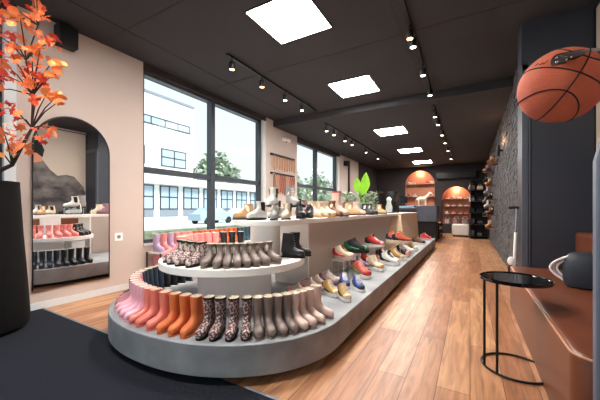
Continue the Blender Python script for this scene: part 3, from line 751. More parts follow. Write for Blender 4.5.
# plant, vases, glass case, picture
ty = line_y(362, -1.85)
t = thing('potted_plant', 'plant with two big bright green leaves on the counter', 'plant', (-1.85, ty, ZT))
MB().lathe(0, 0, [(.09, 0), (.13, .1), (.12, .2), (.1, .2), (.1, .16)], 20).build('pot', 'ext_grey', t)
for s_, hh, wd, lean, nm in ((-.07, .36, .08, -.05, 0), (.07, .45, .095, .03, 1)):
    mb = MB(); rs = []
    for i in range(13):
        t_ = i/12; w_ = wd*sin(pi*min(1, t_**.8*.97+.03))**.75+.004
        cx_ = s_*min(1, t_*2)+lean*t_*t_*.5; zc_ = .37+hh*t_
        th = .012
        # leaf faces the aisle/camera
        a_ = radians(30)
        rs.append([(cx_*cos(a_)+w_*cos(a_)*c, (cx_+w_*c)*sin(a_)+th*s2-.03*(abs(c)), zc_) for c, s2 in ((-1, 0), (-.5, -1), (0, -1.4), (.5, -1), (1, 0), (.5, 1), (0, .6), (-.5, 1))])
    mb.rings(rs); mb.build('leaf', 'plant_green', t)
    MB().tube([(0, 0, .16), (s_*.6*cos(radians(30)), s_*.6*sin(radians(30)), .26), (s_*.8, s_*.5, .40)], .012, 6).build('stem', 'plant_green', t)
def tuft(name, lab, x, y, z, r, h, n, m='foliage_grey', seed=1, grp=None):
    t = thing(name, lab, 'plant', (x, y, z), 0, grp); rr = random.Random(seed); mb = MB()
    MB().lathe(0, 0, [(.05, 0), (.06, .06), (.045, .12)], 14).build('vase', 'acrylic' if seed % 2 else 'white_paint', t)
    for i in range(n):
        a = rr.uniform(0, 6.28); rad = r*sqrt(rr.random()); zz = .1+h*rr.random(); p = Vector((rad*cos(a), rad*sin(a), zz))
        s_ = rr.uniform(.02, .035); R_ = Matrix.Rotation(rr.uniform(0, 6.28), 3, 'Z') @ Matrix.Rotation(rr.uniform(-1.3, 1.3), 3, 'X')
        vs = [p+R_ @ Vector(q_)*s_ for q_ in ((-.5, -1, 0), (.5, -1, 0), (.7, 0, .2), (0, 1.2, 0), (-.7, 0, .2))]
        mb.add(vs, [(0, 1, 2, 3, 4)])
        if i % 6 == 0: mb.tube([(0, 0, .08), tuple(p*.6), tuple(p)], .003, 4)
    mb.build('foliage', m, t, smooth=False); return t
tuft('trailing_plant', 'grey green bushy plant beside the big leaves on the counter', -2.0, line_y(350, -2.0), ZT, .2, .32, 260, seed=2)
tuft('dried_bouquet', 'pale dried flowers right of the big leaves on the counter', -1.9, line_y(369, -1.9), ZT, .2, .38, 260, seed=3)
t = thing('glass_case', 'glass display case holding a white figure at counter end', 'display case', (-1.83, line_y(389, -1.83), ZT))
MB().box(-.2, .2, -.3, .3, 0, .02).build('base', 'black_metal', t)
MB().box(-.195, .195, -.295, .295, .021, .55).build('glass', 'acrylic', t, smooth=False)
MB().box(-.2, -.19, -.3, .3, .02, .56).box(-.2, .2, .29, .3, .02, .56).build('back_frame', 'black_metal', t)
tag(MB().lathe(-1.83, line_y(389, -1.83), [(.08, ZT+.022), (.09, ZT+.15), (.05, ZT+.28), (.07, ZT+.36), (.02, ZT+.42)], 16).build('figurine', 'white_paint', None), 'white vase shaped figure inside the glass case', 'ornament')

# ================================================================== SNEAKERS ON THE PLINTH
S = {}
def SN(k, *a, **kw): S[k] = sneaker_tpl(k, *a, **kw); return S[k]
SN('blushgrey', 'sneaker_blush', accent='sneaker_black', tongue='sneaker_white', cap='sneaker_grey', heelc='sneaker_pink'); SN('mauve', 'sneaker_blush', accent='sneaker_mauve', tongue='sneaker_white', cap='sneaker_white'); SN('purple', 'sneaker_blush', sole='sneaker_purple', accent='sneaker_blue', tongue='sneaker_white', cap='sneaker_grey'); SN('bw', 'sneaker_blue', accent='sneaker_black', tongue='sneaker_white', cap='sneaker_navy', heelc='sneaker_pink')
SN('gold', 'sneaker_gold', accent='sneaker_black', tongue='sneaker_cream', cap='sneaker_cream', heelc='sneaker_brown'); SN('tan', 'sneaker_cream', accent='sneaker_brown', tongue='sneaker_cream', cap='sneaker_tan', heelc='sneaker_white'); SN('red', 'sneaker_coral', accent='sneaker_green', tongue='sneaker_pink', cap='sneaker_red', heelc='sneaker_gold'); SN('stripe', 'sneaker_cream', accent='sneaker_red', tongue='sneaker_brown', sole='sneaker_blush', cap='sneaker_blush', heelc='sneaker_red')
SN('black', 'sneaker_black', accent='sneaker_green', tongue='sneaker_black', sole='sneaker_black'); SN('redblack', 'sneaker_red', accent='sneaker_black', cap='sneaker_pink'); SN('white', 'sneaker_white', accent='sneaker_black', cap='sneaker_white', heelc='sneaker_cream'); SN('whiteblack', 'sneaker_white', accent='sneaker_black', tongue='sneaker_black', cap='sneaker_white')
SN('multi', 'sneaker_coral', accent='sneaker_navy', sole='sneaker_cream', tongue='sneaker_gold', cap='sneaker_gold', heelc='sneaker_navy'); SN('brownblack', 'sneaker_brown', accent='sneaker_black', tongue='sneaker_grey'); SN('blackpink', 'sneaker_black', accent='sneaker_pink', sole='sneaker_cream'); SN('coralflat', 'sneaker_red', accent='sneaker_coral', sole='sneaker_pink'); SN('purplegrey', 'sneaker_purple', accent='sneaker_grey')
zs = PH+.0015
sn = [('blushgrey', 297, 289, -70, 1, 'blush grey sneaker behind the blush boots, left of the row'),
      ('blushgrey', 309, 286, -70, 1, 'blush grey sneaker behind the blush boots, second of the row'),
      ('mauve', 316, 277, -75, 1, 'mauve trimmed sneaker by the shaded white panel, left one'),
      ('mauve', 327, 276, -70, 1, 'mauve trimmed sneaker left of the clear riser'),
      ('purple', 327, 283, -95, 1, 'pale sneaker with purple sole behind the blush boots'),
      ('gold', 328.5, 297, -120, .95, 'gold and black sneaker nearest the blush boots'),
      ('gold', 343, 301, -140, .95, 'tan and gold sneaker nearest the plinth edge'),
      ('bw', 344, 289, -145, .95, 'navy and white sneaker in front, left of the pair'),
      ('bw', 357, 292, -140, .95, 'navy and white sneaker in front, right of the pair'),
      ('red', 359.5, 279, -125, 1.45, 'large coral sneaker with white sole and green accent'),
      ('purplegrey', 357, 264, -90, 1.15, 'purple grey sneaker behind the large coral one'),
      ('tan', 373, 272, -125, 1.45, 'cream tan sneaker right of the large coral one'),
      ('white', 388, 266, -120, 1.5, 'large white sneaker with black details on the plinth'),
      ('blackpink', 381, 255, -100, 1.4, 'black and pink sneaker behind the large white one'),
      ('whiteblack', 387, 251, -110, 1.5, 'white sneaker with black lining by the shaded white panel'),
      ('blackpink', 401, 257.5, -120, 1.6, 'black sneaker with cream sole beyond the large white one'),
      ('gold', 409, 253, -120, 1.6, 'gold brown sneaker in the rear row on plinth'),
      ('blackpink', 399, 248, -110, 1.5, 'black and pink sneaker at the rear under the riser'),
      ('redblack', 365, 263, -100, 1.2, 'red and black sneaker on the plinth behind the cream tan one'),
      ('gold', 394, 254, -115, 1.3, 'gold sneaker on the plinth between the white and black ones'),
      ('white', 404, 250, -110, 1.3, 'white sneaker in the rear row beyond the black ones'),
      ('brownblack', 408, 247, -105, 1.6, 'dark brown sneaker at the rear of the row'),
      ('brownblack', 417, 246, -110, 1.7, 'dark brown sneaker farthest along, beside the tan panel')]
for k, u, v, rz, sc, lab in sn:
    p = atz(u, v-3, PH)
    x = min(max(p[0], -1.46 if p[1] < 5.0 else (-1.32 if p[1] < 6.3 else -1.15)), -.95-.1*sc); y = line_y(u, x) if x != p[0] else p[1]
    place(S[k], 'sneaker', lab, 'sneaker', (x, y, zs), radians(rz), 'sneakers on the concrete plinth', min(sc, 1.28))
for u, v, zt, k, rz, sc, lab, rlab in [(341, 262, .24, 'stripe', -95, 1.15, 'cream sneaker with red stripes raised on a clear riser', 'clear riser under the red striped sneaker'),
                                       (353, 253, .27, 'black', -80, 1.3, 'black sneaker raised on a clear riser by the panel', 'clear riser under the black sneaker'),
                                       (372, 249, .25, 'redblack', -95, 1.25, 'red and black sneaker raised on a clear riser', 'clear riser under the red and black sneaker'),
                                       (393, 240, .25, 'multi', -90, 1.35, 'coral and navy sneaker raised on riser, left of pair', 'clear riser under the coral and navy sneakers')]:
    x = -1.42 if k != 'multi' else -1.25
    y = line_y(u, x)
    riser(x, y, zs, .15 if k != 'multi' else .3, .2, zt, rlab)
    place(S[k], 'sneaker', lab, 'sneaker', (x, y, zs+zt+.001), radians(rz), 'sneakers on clear risers', sc)
    if k == 'multi': place(S['multi'], 'sneaker', 'coral and navy sneaker raised on riser, right of pair', 'sneaker', (x+.12, y-.04, zs+zt+.001), radians(-70), 'sneakers on clear risers', sc)
place(S['coralflat'], 'sneaker', 'small coral red shoe alone at the far end of the plinth', 'shoe', (-1.15, 9.2, zs), radians(-90), None, 1.2)

# ================================================================== BEYOND: CASH DESK, OTTOMAN, NICHES, RACKS
t = thing('cash_desk', 'dark cash desk with blue grey upper front beyond the counter', 'counter', (0, 0, 0))
MB().box(-3.0, -1.02, 11.1, 12.0, 0, .95).build('lower_body', 'black_matte', t)
MB().box(-3.0, -.98, 11.0, 12.05, .72, 1.27).build('upper_front', 'closet_trim', t, bevel=.01)
MB().box(-3.0, -1.62, 10.6, 10.98, 1.18, 1.2).box(-2.4, -1.7, 10.7, 10.95, 1.2, 1.26).build('work_ledge', 'ext_glass', t)
o = thing('monitor', 'small dark till monitor on the cash desk', 'monitor', (-2.2, 11.4, 1.271))
MB().box(-.08, .08, -.06, .06, 0, .015).build('stand', 'black_metal', o); MB().box(-.02, .02, -.01, .01, .015, .1).build('neck', 'black_metal', o); MB().box(-.2, .2, -.02, .01, .1, .36).build('screen', 'black_gloss', o, bevel=.005)
o = thing('ottoman', 'white padded ottoman at the far end of the aisle', 'ottoman', (-.35, 14.2, 0))
MB().box(-.31, .31, -.35, .35, .06, .51).build('cushion', 'ottoman', o, bevel=.05, seg=3)
for sx in (-1, 1):
    for sy in (-1, 1): MB().cyl(sx*.24, sy*.26, 0, .059, .025, 8).build('leg', 'black_metal', o)
# floor display beyond the desk
o = thing('low_shoe_rack', 'low dark shoe rack beside the cash desk at the aisle end', 'rack', (-1.12, 13.2, 0))
for z in (.12, .36, .6): MB().box(-.25, .1, -.7, .7, z-.02, z).build('shelf', 'strap_brown', o)
for sy in (-.7, .7): MB().box(-.25, .1, sy-.015, sy+.015, 0, .62).build('side_panel', 'black_matte', o)
flat = {k: S[k] for k in S}
ks = ['brownblack', 'tan', 'blackpink', 'redblack', 'coralflat', 'gold']
for i in range(6):
    place(S[ks[i]], 'shoe', '%s shoe from the front on the low rack by the cash desk' % ordn(i, 6), 'shoe', (-1.16, 12.65+i*.21, .361 if i % 2 else .121), -pi/2, 'shoes on the low rack', .95)
# niche shelves and goods
def nshelf(cx, w, z, lab):
    return tag(MB().box(cx-w/2+.008, cx+w/2-.008, XB+.03, XB+.28, z-.025, z).build('niche_shelf', 'niche_shelf', None), lab, 'shelf')
nr = random.Random(5)
for j, z in enumerate((.92, 1.28, 1.63)):
    nshelf(NB[0], NB[1]-(.06 if j == 2 else 0), z, '%s shelf from the bottom inside the right arched niche' % ordn(j, 3))
    for i in range(4):
        k = ['white', 'tan', 'coralflat', 'stripe', 'blushgrey', 'redblack', 'gold'][nr.randrange(7)]
        place(S[k], 'shoe', '%s shoe from the left on the %s shelf of the right niche' % (ordn(i, 4), ['lowest', 'middle', 'top'][j]), 'shoe', (NB[0]-.4+i*.265, XB+.14, z+.001), pi+radians(50), 'shoes in the right niche', .8)
for i in range(3):
    o = thing('bucket_bag', 'patterned white tub at the niche bottom, %s' % ['left', 'middle', 'right'][i], 'tub', (NB[0]-.36+i*.36, XB+.15, NB[2]+.004), 0, 'tubs at the bottom of the right niche')
    MB().lathe(0, 0, [(.09, 0), (.12, .02), (.13, .26), (.115, .26), (.11, .05)], 18).build('body', 'leopard_pale', o)
    MB().tube([(-.1, 0, .25), (-.07, 0, .34), (0, 0, .37), (.07, 0, .34), (.1, 0, .25)], .008, 6).build('handle', 'white_paint', o)
for j, z in enumerate((1.75, 2.38)):
    nshelf(NA[0], NA[1]-(.06 if j == 1 else 0), z, '%s shelf inside the left arched niche' % ['lower', 'upper'][j])
for i, (x, z, k) in enumerate([(-.52, 2.38, 'white'), (-.34, 2.38, 'stripe'), (.34, 2.38, 'coralflat'), (.52, 2.38, 'white'), (-.5, 1.75, 'redblack'), (-.25, 1.75, 'tan'), (.5, 1.75, 'coralflat'), (-.45, .952, 'stripe'), (.05, .952, 'gold')]):
    place(S[k], 'shoe', '%s shoe in the left arched niche, counted from the top left' % ordn(i, 9), 'shoe', (NA[0]+x, XB+.15, z+.001), pi+radians(60), 'shoes in the left niche', 1.0)
# horse figure on desk
hx, hy = -1.5, 11.5
o = thing('horse_figure', 'cream toy animal figure with red saddle on the cash desk', 'figurine', (hx, hy, 1.2705), 0, None, .8)
M('horse_cream', (232, 212, 180), .6)
hb = MB().sphere((0, 0, .3), .13, 14, 10, (1.7, .8, .9))
for x_, y_ in ((-.14, -.05), (-.14, .05), (.14, -.05), (.14, .05)): hb.tube([(x_, y_, .28), (x_*1.05, y_, .14), (x_*1.02, y_, 0)], [.05, .03, .028], 8)
hb.tube([(.14, 0, .34), (.24, 0, .46), (.30, 0, .56)], [.08, .06, .045], 10); hb.sphere((.34, 0, .55), .06, 10, 8, (1.5, .8, .8)); hb.tube([(.29, .03, .58), (.28, .03, .64)], [.018, .006], 6); hb.tube([(.29, -.03, .58), (.28, -.03, .64)], [.018, .006], 6)
hb.tube([(-.2, 0, .34), (-.28, 0, .26), (-.29, 0, .16)], [.02, .02, .008], 6)
hb.build('body', 'horse_cream', o)
MB().sphere((.0, 0, .385), .06, 12, 8, (1.1, 1.5, .5)).build('saddle', 'strap_red', o); MB().tube([(.2, -.07, .38), (.26, 0, .46), (.2, .07, .38)], .014, 6).build('harness', 'strap_red', o)
# AC unit
o = thing('air_conditioner', 'long dark wall air conditioner high on the back wall', 'air conditioner', (-.55, XB, 2.72))
MB().box(-.82, .82, -.2, 0, -.16, .16).build('casing', 'black_metal', o, bevel=.03, seg=3); MB().box(-.78, .78, -.205, -.19, -.15, -.1).build('vent', 'black_matte', o)
# freestanding black rack at the end of the stone wall
o = thing('display_rack', 'tall black display rack at the far end of the stone wall', 'rack', (.32, 13.4, 0))
MB().box(-.28, .28, .18, .2, 0, 2.3).build('back_panel', 'black_matte', o)
for i, z in enumerate((.1, .55, 1.0, 1.45, 1.9)): MB().box(-.28, .28, -.18, .179, z-.02, z).build('shelf', 'black_metal', o)
for sx in (-1, 1): MB().box(sx*.29-.01, sx*.29+.01, -.19, .2, 0, 2.3).build('upright', 'black_metal', o)
rr = random.Random(8)
for i, z in enumerate((.1, .55, 1.0, 1.45, 1.9)):
    for j in range(2):
        q_ = thing('handbag', '%s bag on the %s shelf of the black rack' % (['left', 'right'][j], ['lowest', 'second', 'middle', 'fourth', 'top'][i]), 'bag', (.06+.27*j, 13.38, z+.001), rr.uniform(-.3, .3), 'bags on the black rack')
        w_ = .09; hh = rr.uniform(.14, .22); m_ = rr.choice(['leopard_pale', 'black_leather', 'sneaker_white', 'black_leather', 'sneaker_blush', 'strap_brown'])
        MB().rings([[(-w_, -.05, 0), (w_, -.05, 0), (w_, .05, 0), (-w_, .05, 0)], [(-w_*1.1, -.055, hh*.5), (w_*1.1, -.055, hh*.5), (w_*1.1, .055, hh*.5), (-w_*1.1, .055, hh*.5)], [(-w_*.9, -.02, hh), (w_*.9, -.02, hh), (w_*.9, .02, hh), (-w_*.9, .02, hh)]]).build('body', m_, q_, bevel=.01)
        MB().tube([(-w_*.6, 0, hh-.01), (-w_*.4, 0, hh+.07), (w_*.4, 0, hh+.07), (w_*.6, 0, hh-.01)], .007, 6).build('handle', m_, q_)
# wall ledges with boots and bags on the stone wall
wl = [(8.6, 1.0, 'brown'), (8.9, 1.42, 'black'), (9.3, 1.85, 'tan'), (9.9, 2.3, 'mauve'), (10.3, 1.2, 'white'), (10.6, 1.65, 'pink2'), (11.0, 2.05, 'black'), (11.3, 2.45, 'tan'), (11.8, .9, 'black'), (12.0, 1.4, 'greybrown'), (8.2, 2.35, 'tan'), (9.4, .6, 'tan')]
wn = {'brown': 'brown', 'black': 'black', 'tan': 'tan', 'mauve': 'mauve', 'white': 'white', 'pink2': 'blush', 'greybrown': 'grey'}
for i, (y, z, k) in enumerate(wl):
    idx = sorted(w_[0] for w_ in wl).index(y); y = y*.9+1.9
    tag(MB().box(.40, .655, y-.2, y+.2, z-.025, z).build('wall_ledge', 'strap_brown', None, bevel=.003), 'wooden ledge on stone wall under the %s boot, %s from camera' % (wn[k], ordn(idx, 12)), 'shelf', 'ledges on the stone wall')
    place(A[k], 'ankle_boot', '%s boot on a stone wall ledge, %s from the camera' % (wn[k], ordn(idx, 12)), 'boot', (.50, y+.02, z+.001), pi*.8, 'boots on the stone wall', 1.05)
lt_ = thing('wall_uplight', 'small cylindrical warm wall lamp high on the stone wall', 'wall lamp', (.595, 7.9, 2.45))
MB().cyl(-.05, 0, -.12, .12, .035, 14).box(-.02, .05, -.02, .02, -.02, .02).build('body', 'black_metal', lt_)
l = bpy.data.lights.new('up', 'POINT'); l.energy = 6; l.color = (1, .55, .3); l.shadow_soft_size = .03; lo = bpy.data.objects.new('uplight_lamp', l); COL.objects.link(lo); lo.parent = lt_; lo.location = (-.06, 0, .2)
# niche lamps
for cx, z, yy in ((NA[0], NA[3]-.12, XB+.12), (NB[0], NB[3]-.12, XB+.12)):
    l = bpy.data.lights.new('niche', 'POINT'); l.energy = 14; l.color = (1, .72, .5); l.shadow_soft_size = .05
    lo = bpy.data.objects.new('niche_lamp', l); COL.objects.link(lo); lo.location = (cx, yy, z)
# boots on a wall shelf after window 2, curtain
tag(MB().box(XW+.001, XW+.26, 10.7, 12.0, 1.47, 1.5).build('wall_shelf', 'strap_brown', None), 'wooden shelf on the wall past the second window with brown boots', 'shelf')
for i in range(4): place(A['brown'], 'ankle_boot', 'brown boot on the wall shelf past the second window, %s from left' % ordn(i, 4), 'boot', (XW+.13, 10.85+i*.28, 1.501), -pi/2, 'brown boots on the left wall shelf', 1.3)
tag(MB().box(XW+.01, XW+.05, 11.3, 11.42, 1.55, 3.1).build('wall_pole', 'black_metal', None), 'thin black vertical post on the wall past the second window', 'post')
t = thing('wall_speaker', 'small black speaker past the second window near the ceiling', 'speaker', (XW, 10.9, 2.93)); MB().box(.02, .2, -.12, .12, -.09, .09).build('cabinet', 'black_matte', t, bevel=.01); MB().box(0, .02, -.03, .03, -.03, .03).build('bracket', 'black_metal', t)

# ================================================================== RIGHT: BENCH, TABLE, BAG, BALL, POSTER
t = thing('leather_bench', 'long brown leather bench with rounded end along the right wall', 'bench', (0, 0, 0))
bx0, bx1, by0, by1 = .415, 1.19, 1.80, 4.30
def rrect(ins, r=.09):
    p = []
    for i in range(9): a = pi+pi/2*i/8; p.append((bx0+r+ins+(r-ins)*cos(a)-ins*0, by0+r+(r-ins)*sin(a)))
    p = [(bx0+r+(r-ins)*cos(pi+pi/2*i/8), by0+r+(r-ins)*sin(pi+pi/2*i/8)) for i in range(9)]
    return p+[(bx1-ins, by0+ins), (bx1-ins, by1-ins), (bx0+ins, by1-ins)]
MB().rings([[(x, y, z) for x, y in rrect(i)] for i, z in ((0.0, 0), (0, .445), (.006, .462), (.018, .475), (.035, .48))]).build('seat_block', 'brown_leather', t, angle=50)
MB().tube([(x, y, .466) for x, y in ([(bx0-.001+.004, by1-.01)]+rrect(.004)[:9]+[(bx1-.05, by0+.004)])], .006, 6).build('piping', 'seam', t)
MB().box(.99, 1.185, 3.0, 4.29, .482, .90).build('back_cushion', 'brown_leather', t, bevel=.03, seg=3)
t = thing('side_table', 'round black metal side table before the leather bench', 'side table', (.28, 2.62, 0))
MB().lathe(0, 0, [(.2, .632), (.216, .634), (.218, .655), (.21, .658), (.207, .651), (0.001, .651)], 48).build('table_top', 'black_gloss', t)
MB().tube([(.205*cos(2*pi*i/48), .205*sin(2*pi*i/48), .01) for i in range(48)], .008, 8, closed=True).build('base_ring', 'black_metal', t)
def leg_on(u):
    best = min(range(360), key=lambda a: abs(px(.28+.205*cos(radians(a)), 2.62+.205*sin(radians(a)), 0)[0]-u)+(0 if pick(a) else 99)); return best
for u, side in ((484.5, 1), (497, -1)):
    pick = (lambda a: sin(radians(a)-YAW) > 0) if side > 0 else (lambda a: sin(radians(a)-YAW) < 0)
    a = radians(leg_on(u)); MB().tube([(.205*cos(a), .205*sin(a), .012), (.205*cos(a), .205*sin(a), .634)], .0085, 8).build('leg', 'black_metal', t)
# bag
by = 3.05; bp = atz(578, 287, .45)
t = thing('handbag', 'round black bag with striped white handles lying on leather bench', 'bag', (.79, 3.42, .4815), radians(-15))
bq = []
for z_, k_ in ((0, .8), (.015, .93), (.06, 1.0), (.16, 1.0), (.235, .9), (.275, .74), (.29, .55)):
    bq.append([(.065+.145*k_*math.copysign(abs(cos(2*pi*j/28))**.65, cos(2*pi*j/28)), .14*k_*math.copysign(abs(sin(2*pi*j/28))**.65, sin(2*pi*j/28)), z_) for j in range(28)])
MB().rings(bq).build('body', 'bag_fabric', t)
for k_, (dx, m_) in enumerate(((-.0, 'white_paint'), (.022, 'strap_mauve'), (.044, 'white_paint'))):
    MB().tube([(-.10+dx-.05*sin(pi*i/10)*1.2+.07*abs(i/5-1)**2, -.06+.012*k_, .03+.235*i/10) for i in range(11)], .009, 6).build('handle', m_, t)
# scooter
sx_, sy_ = .50, 4.72
t = thing('kick_scooter', 'white pole with black handle and white fender leaning by the blue grey closet', 'scooter', (.462, 4.50, 0))
MB().tube([(0, 0, .08), (.015, .01, .5), (.03, .02, .86)], .016, 8).build('lower_pole', 'white_paint', t)
MB().tube([(.03, .02, .86), (.04, .025, 1.16)], .011, 8).build('upper_pole', 'chrome', t)
MB().tube([(-.04, 0, 1.165), (.03, .02, 1.17), (.062, .03, 1.165)], .018, 8).build('handlebar', 'black_matte', t)
MB().tube([(.0, 0, .5), (-.03, .0, .44), (-.045, 0, .32), (-.03, 0, .2)], .014, 8).build('fender', 'black_matte', t)
MB().sphere((-.02, 0, .50), .038, 12, 8, (1.0, .6, 1.5)).build('cap', 'white_paint', t)
MB().rings([[(y_, .07*cos(2*pi*i/20), .0715+.07*sin(2*pi*i/20)) for i in range(20)] for y_ in (-.014, .014)]).build('wheel', 'tyre', t)
# grey slanted end panel
pp = [(.47, 0), (1.1, 0), (1.1, 1.95), (.56, 1.75), (.47, 1.36)]
tag(MB().prism(pp, 1.73, 1.785, 'y').build('end_panel', 'pillar_paint', None, bevel=.01), 'tall blue grey panel with slanted top at the near end of the bench', 'panel')
# basketball
D = 1.0; u0 = 560
bc = Vector(atd(u0, 86.5, D)); br_ = .1185
ball = thing('basketball', 'orange basketball with black seams held on a black arm', 'basketball', bc)
def hit(u, v):
    d_ = Vector(ray(u, v)); o_ = Vector((0, 0, EYE)); oc = o_-bc; a = d_.dot(d_); b = 2*oc.dot(d_); c = oc.dot(oc)-br_**2
    return (o_+d_*((-b-sqrt(max(0, b*b-4*a*c)))/(2*a))-bc).normalized()
ax_ = hit(580, 72.5); q0 = hit(552, 108); ay_ = (q0-ax_*q0.dot(ax_)).normalized(); az_ = ax_.cross(ay_)
ball.rotation_euler = Matrix((ax_, ay_, az_)).transposed().to_euler()
MB().sphere((0, 0, 0), br_, 48, 32).build('cover', 'ball', ball)
rs_ = br_+.0003
def seam(f_, n=64, closed=True): MB().tube([f_(2*pi*i/n) if closed else f_(i/(n-1)) for i in range(n)], .0022, 6, closed=closed).build('seam', 'black_matte', ball)
seam(lambda t_: (rs_*cos(t_), rs_*sin(t_), 0)); seam(lambda t_: (rs_*cos(t_), 0, rs_*sin(t_)))
for sg_ in (-1, 1):
    def cv(t_, sg_=sg_):
        y = .62-.22*cos(2*t_); v_ = Vector((cos(t_)*1, 0, sin(t_)*1)).normalized(); v_ = Vector((v_.x*.78, sg_*y, v_.z*.78)).normalized(); return tuple(v_*rs_)
    seam(cv)
inv = ball.rotation_euler.to_matrix().inverted()
def on_ball(u, v):
    d_ = Vector(ray(u, v)); o_ = Vector((0, 0, EYE)); oc = o_-bc; a = d_.dot(d_); b = 2*oc.dot(d_); c = oc.dot(oc)-(br_+.0008)**2; di = b*b-4*a*c
    if di < 0: return None
    return inv @ (o_+d_*((-b-sqrt(di))/(2*a))-bc)
for pts in ([(535, 66), (538, 63.5), (540, 65)], [(540, 65), (542.5, 62.5), (544, 64)], [(543, 64.5), (548, 60.5)]):
    q_ = [on_ball(*p) for p in pts]
    if all(q_): MB().tube([tuple(x) for x in q_], .0011, 5).build('logo_mark', 'black_matte', ball)
# arm
t = thing('ball_arm', 'glossy black arm with chrome studded grip holding the basketball', 'arm bracket', (0, 0, 0))
def TB(u, v, D): return Vector(atd(u, v, D))
MB().tube([TB(557, 58, .90), TB(575, 55, .90), TB(592, 53, .93), TB(615, 55, 1.05), Vector((.62, 1.69, 1.66))], [.012, .013, .014, .018, .02], 12).build('rod', 'black_gloss', t)
cl_ = MB(); cl_.tube([TB(555, 60.5, .885), TB(565, 60, .885)], [.016, .011], 12)
cl_.build('grip', 'black_gloss', t)
MB().box(.56, .68, 1.69, 1.728, 1.60, 1.72).build('wall_plate', 'black_metal', t, bevel=.01)
for u, v in ((556.5, 57.5), (557, 62), (571, 57), (566, 59.5)): MB().sphere(tuple(TB(u, v, .872)), .0035, 8, 6).build('stud', 'chrome', t)
# poster on the right wall
t = thing('poster', 'large framed photo of a denim clad leg on the right wall', 'poster', (1.2, 3.5, 1.0))
PL, PHh = 1.64, 2.3
MB().box(-.03, -.001, -PL/2, PL/2, 0, PHh).build('backing', 'poster_paper', t, smooth=False)
MB().box(-.045, -.001, -PL/2-.02, -PL/2, -.02, PHh+.02).box(-.045, -.001, PL/2, PL/2+.02, -.02, PHh+.02).box(-.045, -.001, -PL/2, PL/2, -.02, 0).box(-.045, -.001, -PL/2, PL/2, PHh, PHh+.02).build('frame', 'black_metal', t)
def ppoly(pts, x0, name, m): MB().prism(pts, x0, x0+.002, 'x').build(name, m, t, smooth=False)
ppoly([(-.81, 1.3), (-.5, 1.42), (-.18, 1.44), (-.02, 1.2), (.15, 1.05), (.35, 1.1), (.53, 1.06), (.77, .78), (.81, .6), (.81, .0), (-.81, 0)], -.0335, 'denim_leg_print', 'denim')
ppoly([(-.55, 1.36), (-.36, 1.34), (-.18, 1.4), (-.2, 1.56), (-.3, 1.64), (-.55, 1.62)], -.036, 'skin_print', 'skin')
ppoly([(-.56, 1.58), (-.4, 1.6), (-.3, 1.6), (-.18, 1.5), (-.14, 1.7), (-.2, 1.86), (-.3, 2.0), (-.45, 2.06), (-.56, 1.95)], -.038, 'shoe_print', 'black_matte')

# ================================================================== OUTSIDE
struct(MB().box(-90, 30, -60, 120, -.4, -.2).build('ground_outside', 'asphalt', smooth=False))
def bld(name, label, cat, x, y0, y1, depth, z0, z1, m='ext_white'):
    o = thing(name, label, cat, (x, y0, z0))
    MB().box(-depth, 0, 0, y1-y0, 0, z1-z0).build('wall', m, o, smooth=False); return o
bx = -32
yy1 = bx/ray(193, 150)[0]*ray(193, 150)[1]
o = bld('office_building', 'white flat roofed office building across the street', 'building', bx, 2, yy1, 12, -.2, 14.6)
def wnd(o, ox, oy, y0, y1, z0, z1, n, mz=0):
    m_ = MB(); t_ = .12
    m_.box(.0, .1, y0-oy, y1-oy, z0, z0+t_).box(0, .1, y0-oy, y1-oy, z1-t_, z1)
    for i in range(n+1): yk = lerp(y0, y1-t_, i/n)-oy; m_.box(0, .1, yk, yk+t_, z0, z1)
    if mz: m_.box(0, .1, y0-oy, y1-oy, (z0+z1)/2, (z0+z1)/2+t_)
    w_ = m_.build('window', 'frame_grey', o, smooth=False)
    MB().box(.005, .05, y0-oy, y1-oy, z0, z1).build('pane', 'ext_glass', w_, smooth=False)
def zat(u, v, x): return atx(u, v, x)
a = zat(143, 115, bx); b = zat(190, 129, bx); wnd(o, bx, 2, 10, b[1], zat(190, 133, bx)[2], zat(190, 125.5, bx)[2], 9)
a = zat(161, 148, bx); b = zat(186, 152, bx); wnd(o, bx, 2, a[1], b[1], zat(161, 166, bx)[2]+.2, zat(161, 148, bx)[2]+.2, 2, 1)
a = zat(120, 148, bx); b = zat(144.5, 152, bx); wnd(o, bx, 2, a[1], b[1], zat(161, 166, bx)[2]+.2, zat(161, 148, bx)[2]+.2, 2, 1)
MB().box(-12, .15, 0, yy1-2+.1, 14.7, 14.95).build('parapet', 'ext_grey', o)
lx = -29
o = bld('low_wing', 'long white low building wing with row of tall windows across street', 'building', lx, 4, 39, 2.9, -.2, 4.6)
MB().box(0, 1.0, 0, 35, 4.0, 4.8).build('canopy', 'ext_white', o)
for i in range(10):
    y = 8+i*3.0; wnd(o, lx, 4, y, y+2.3, 1.3, 3.9, 2, 1)
    MB().box(0, .06, y-4, y-4+2.3, .5, 1.4).build('sill_panel', 'ext_grey', o, smooth=False)
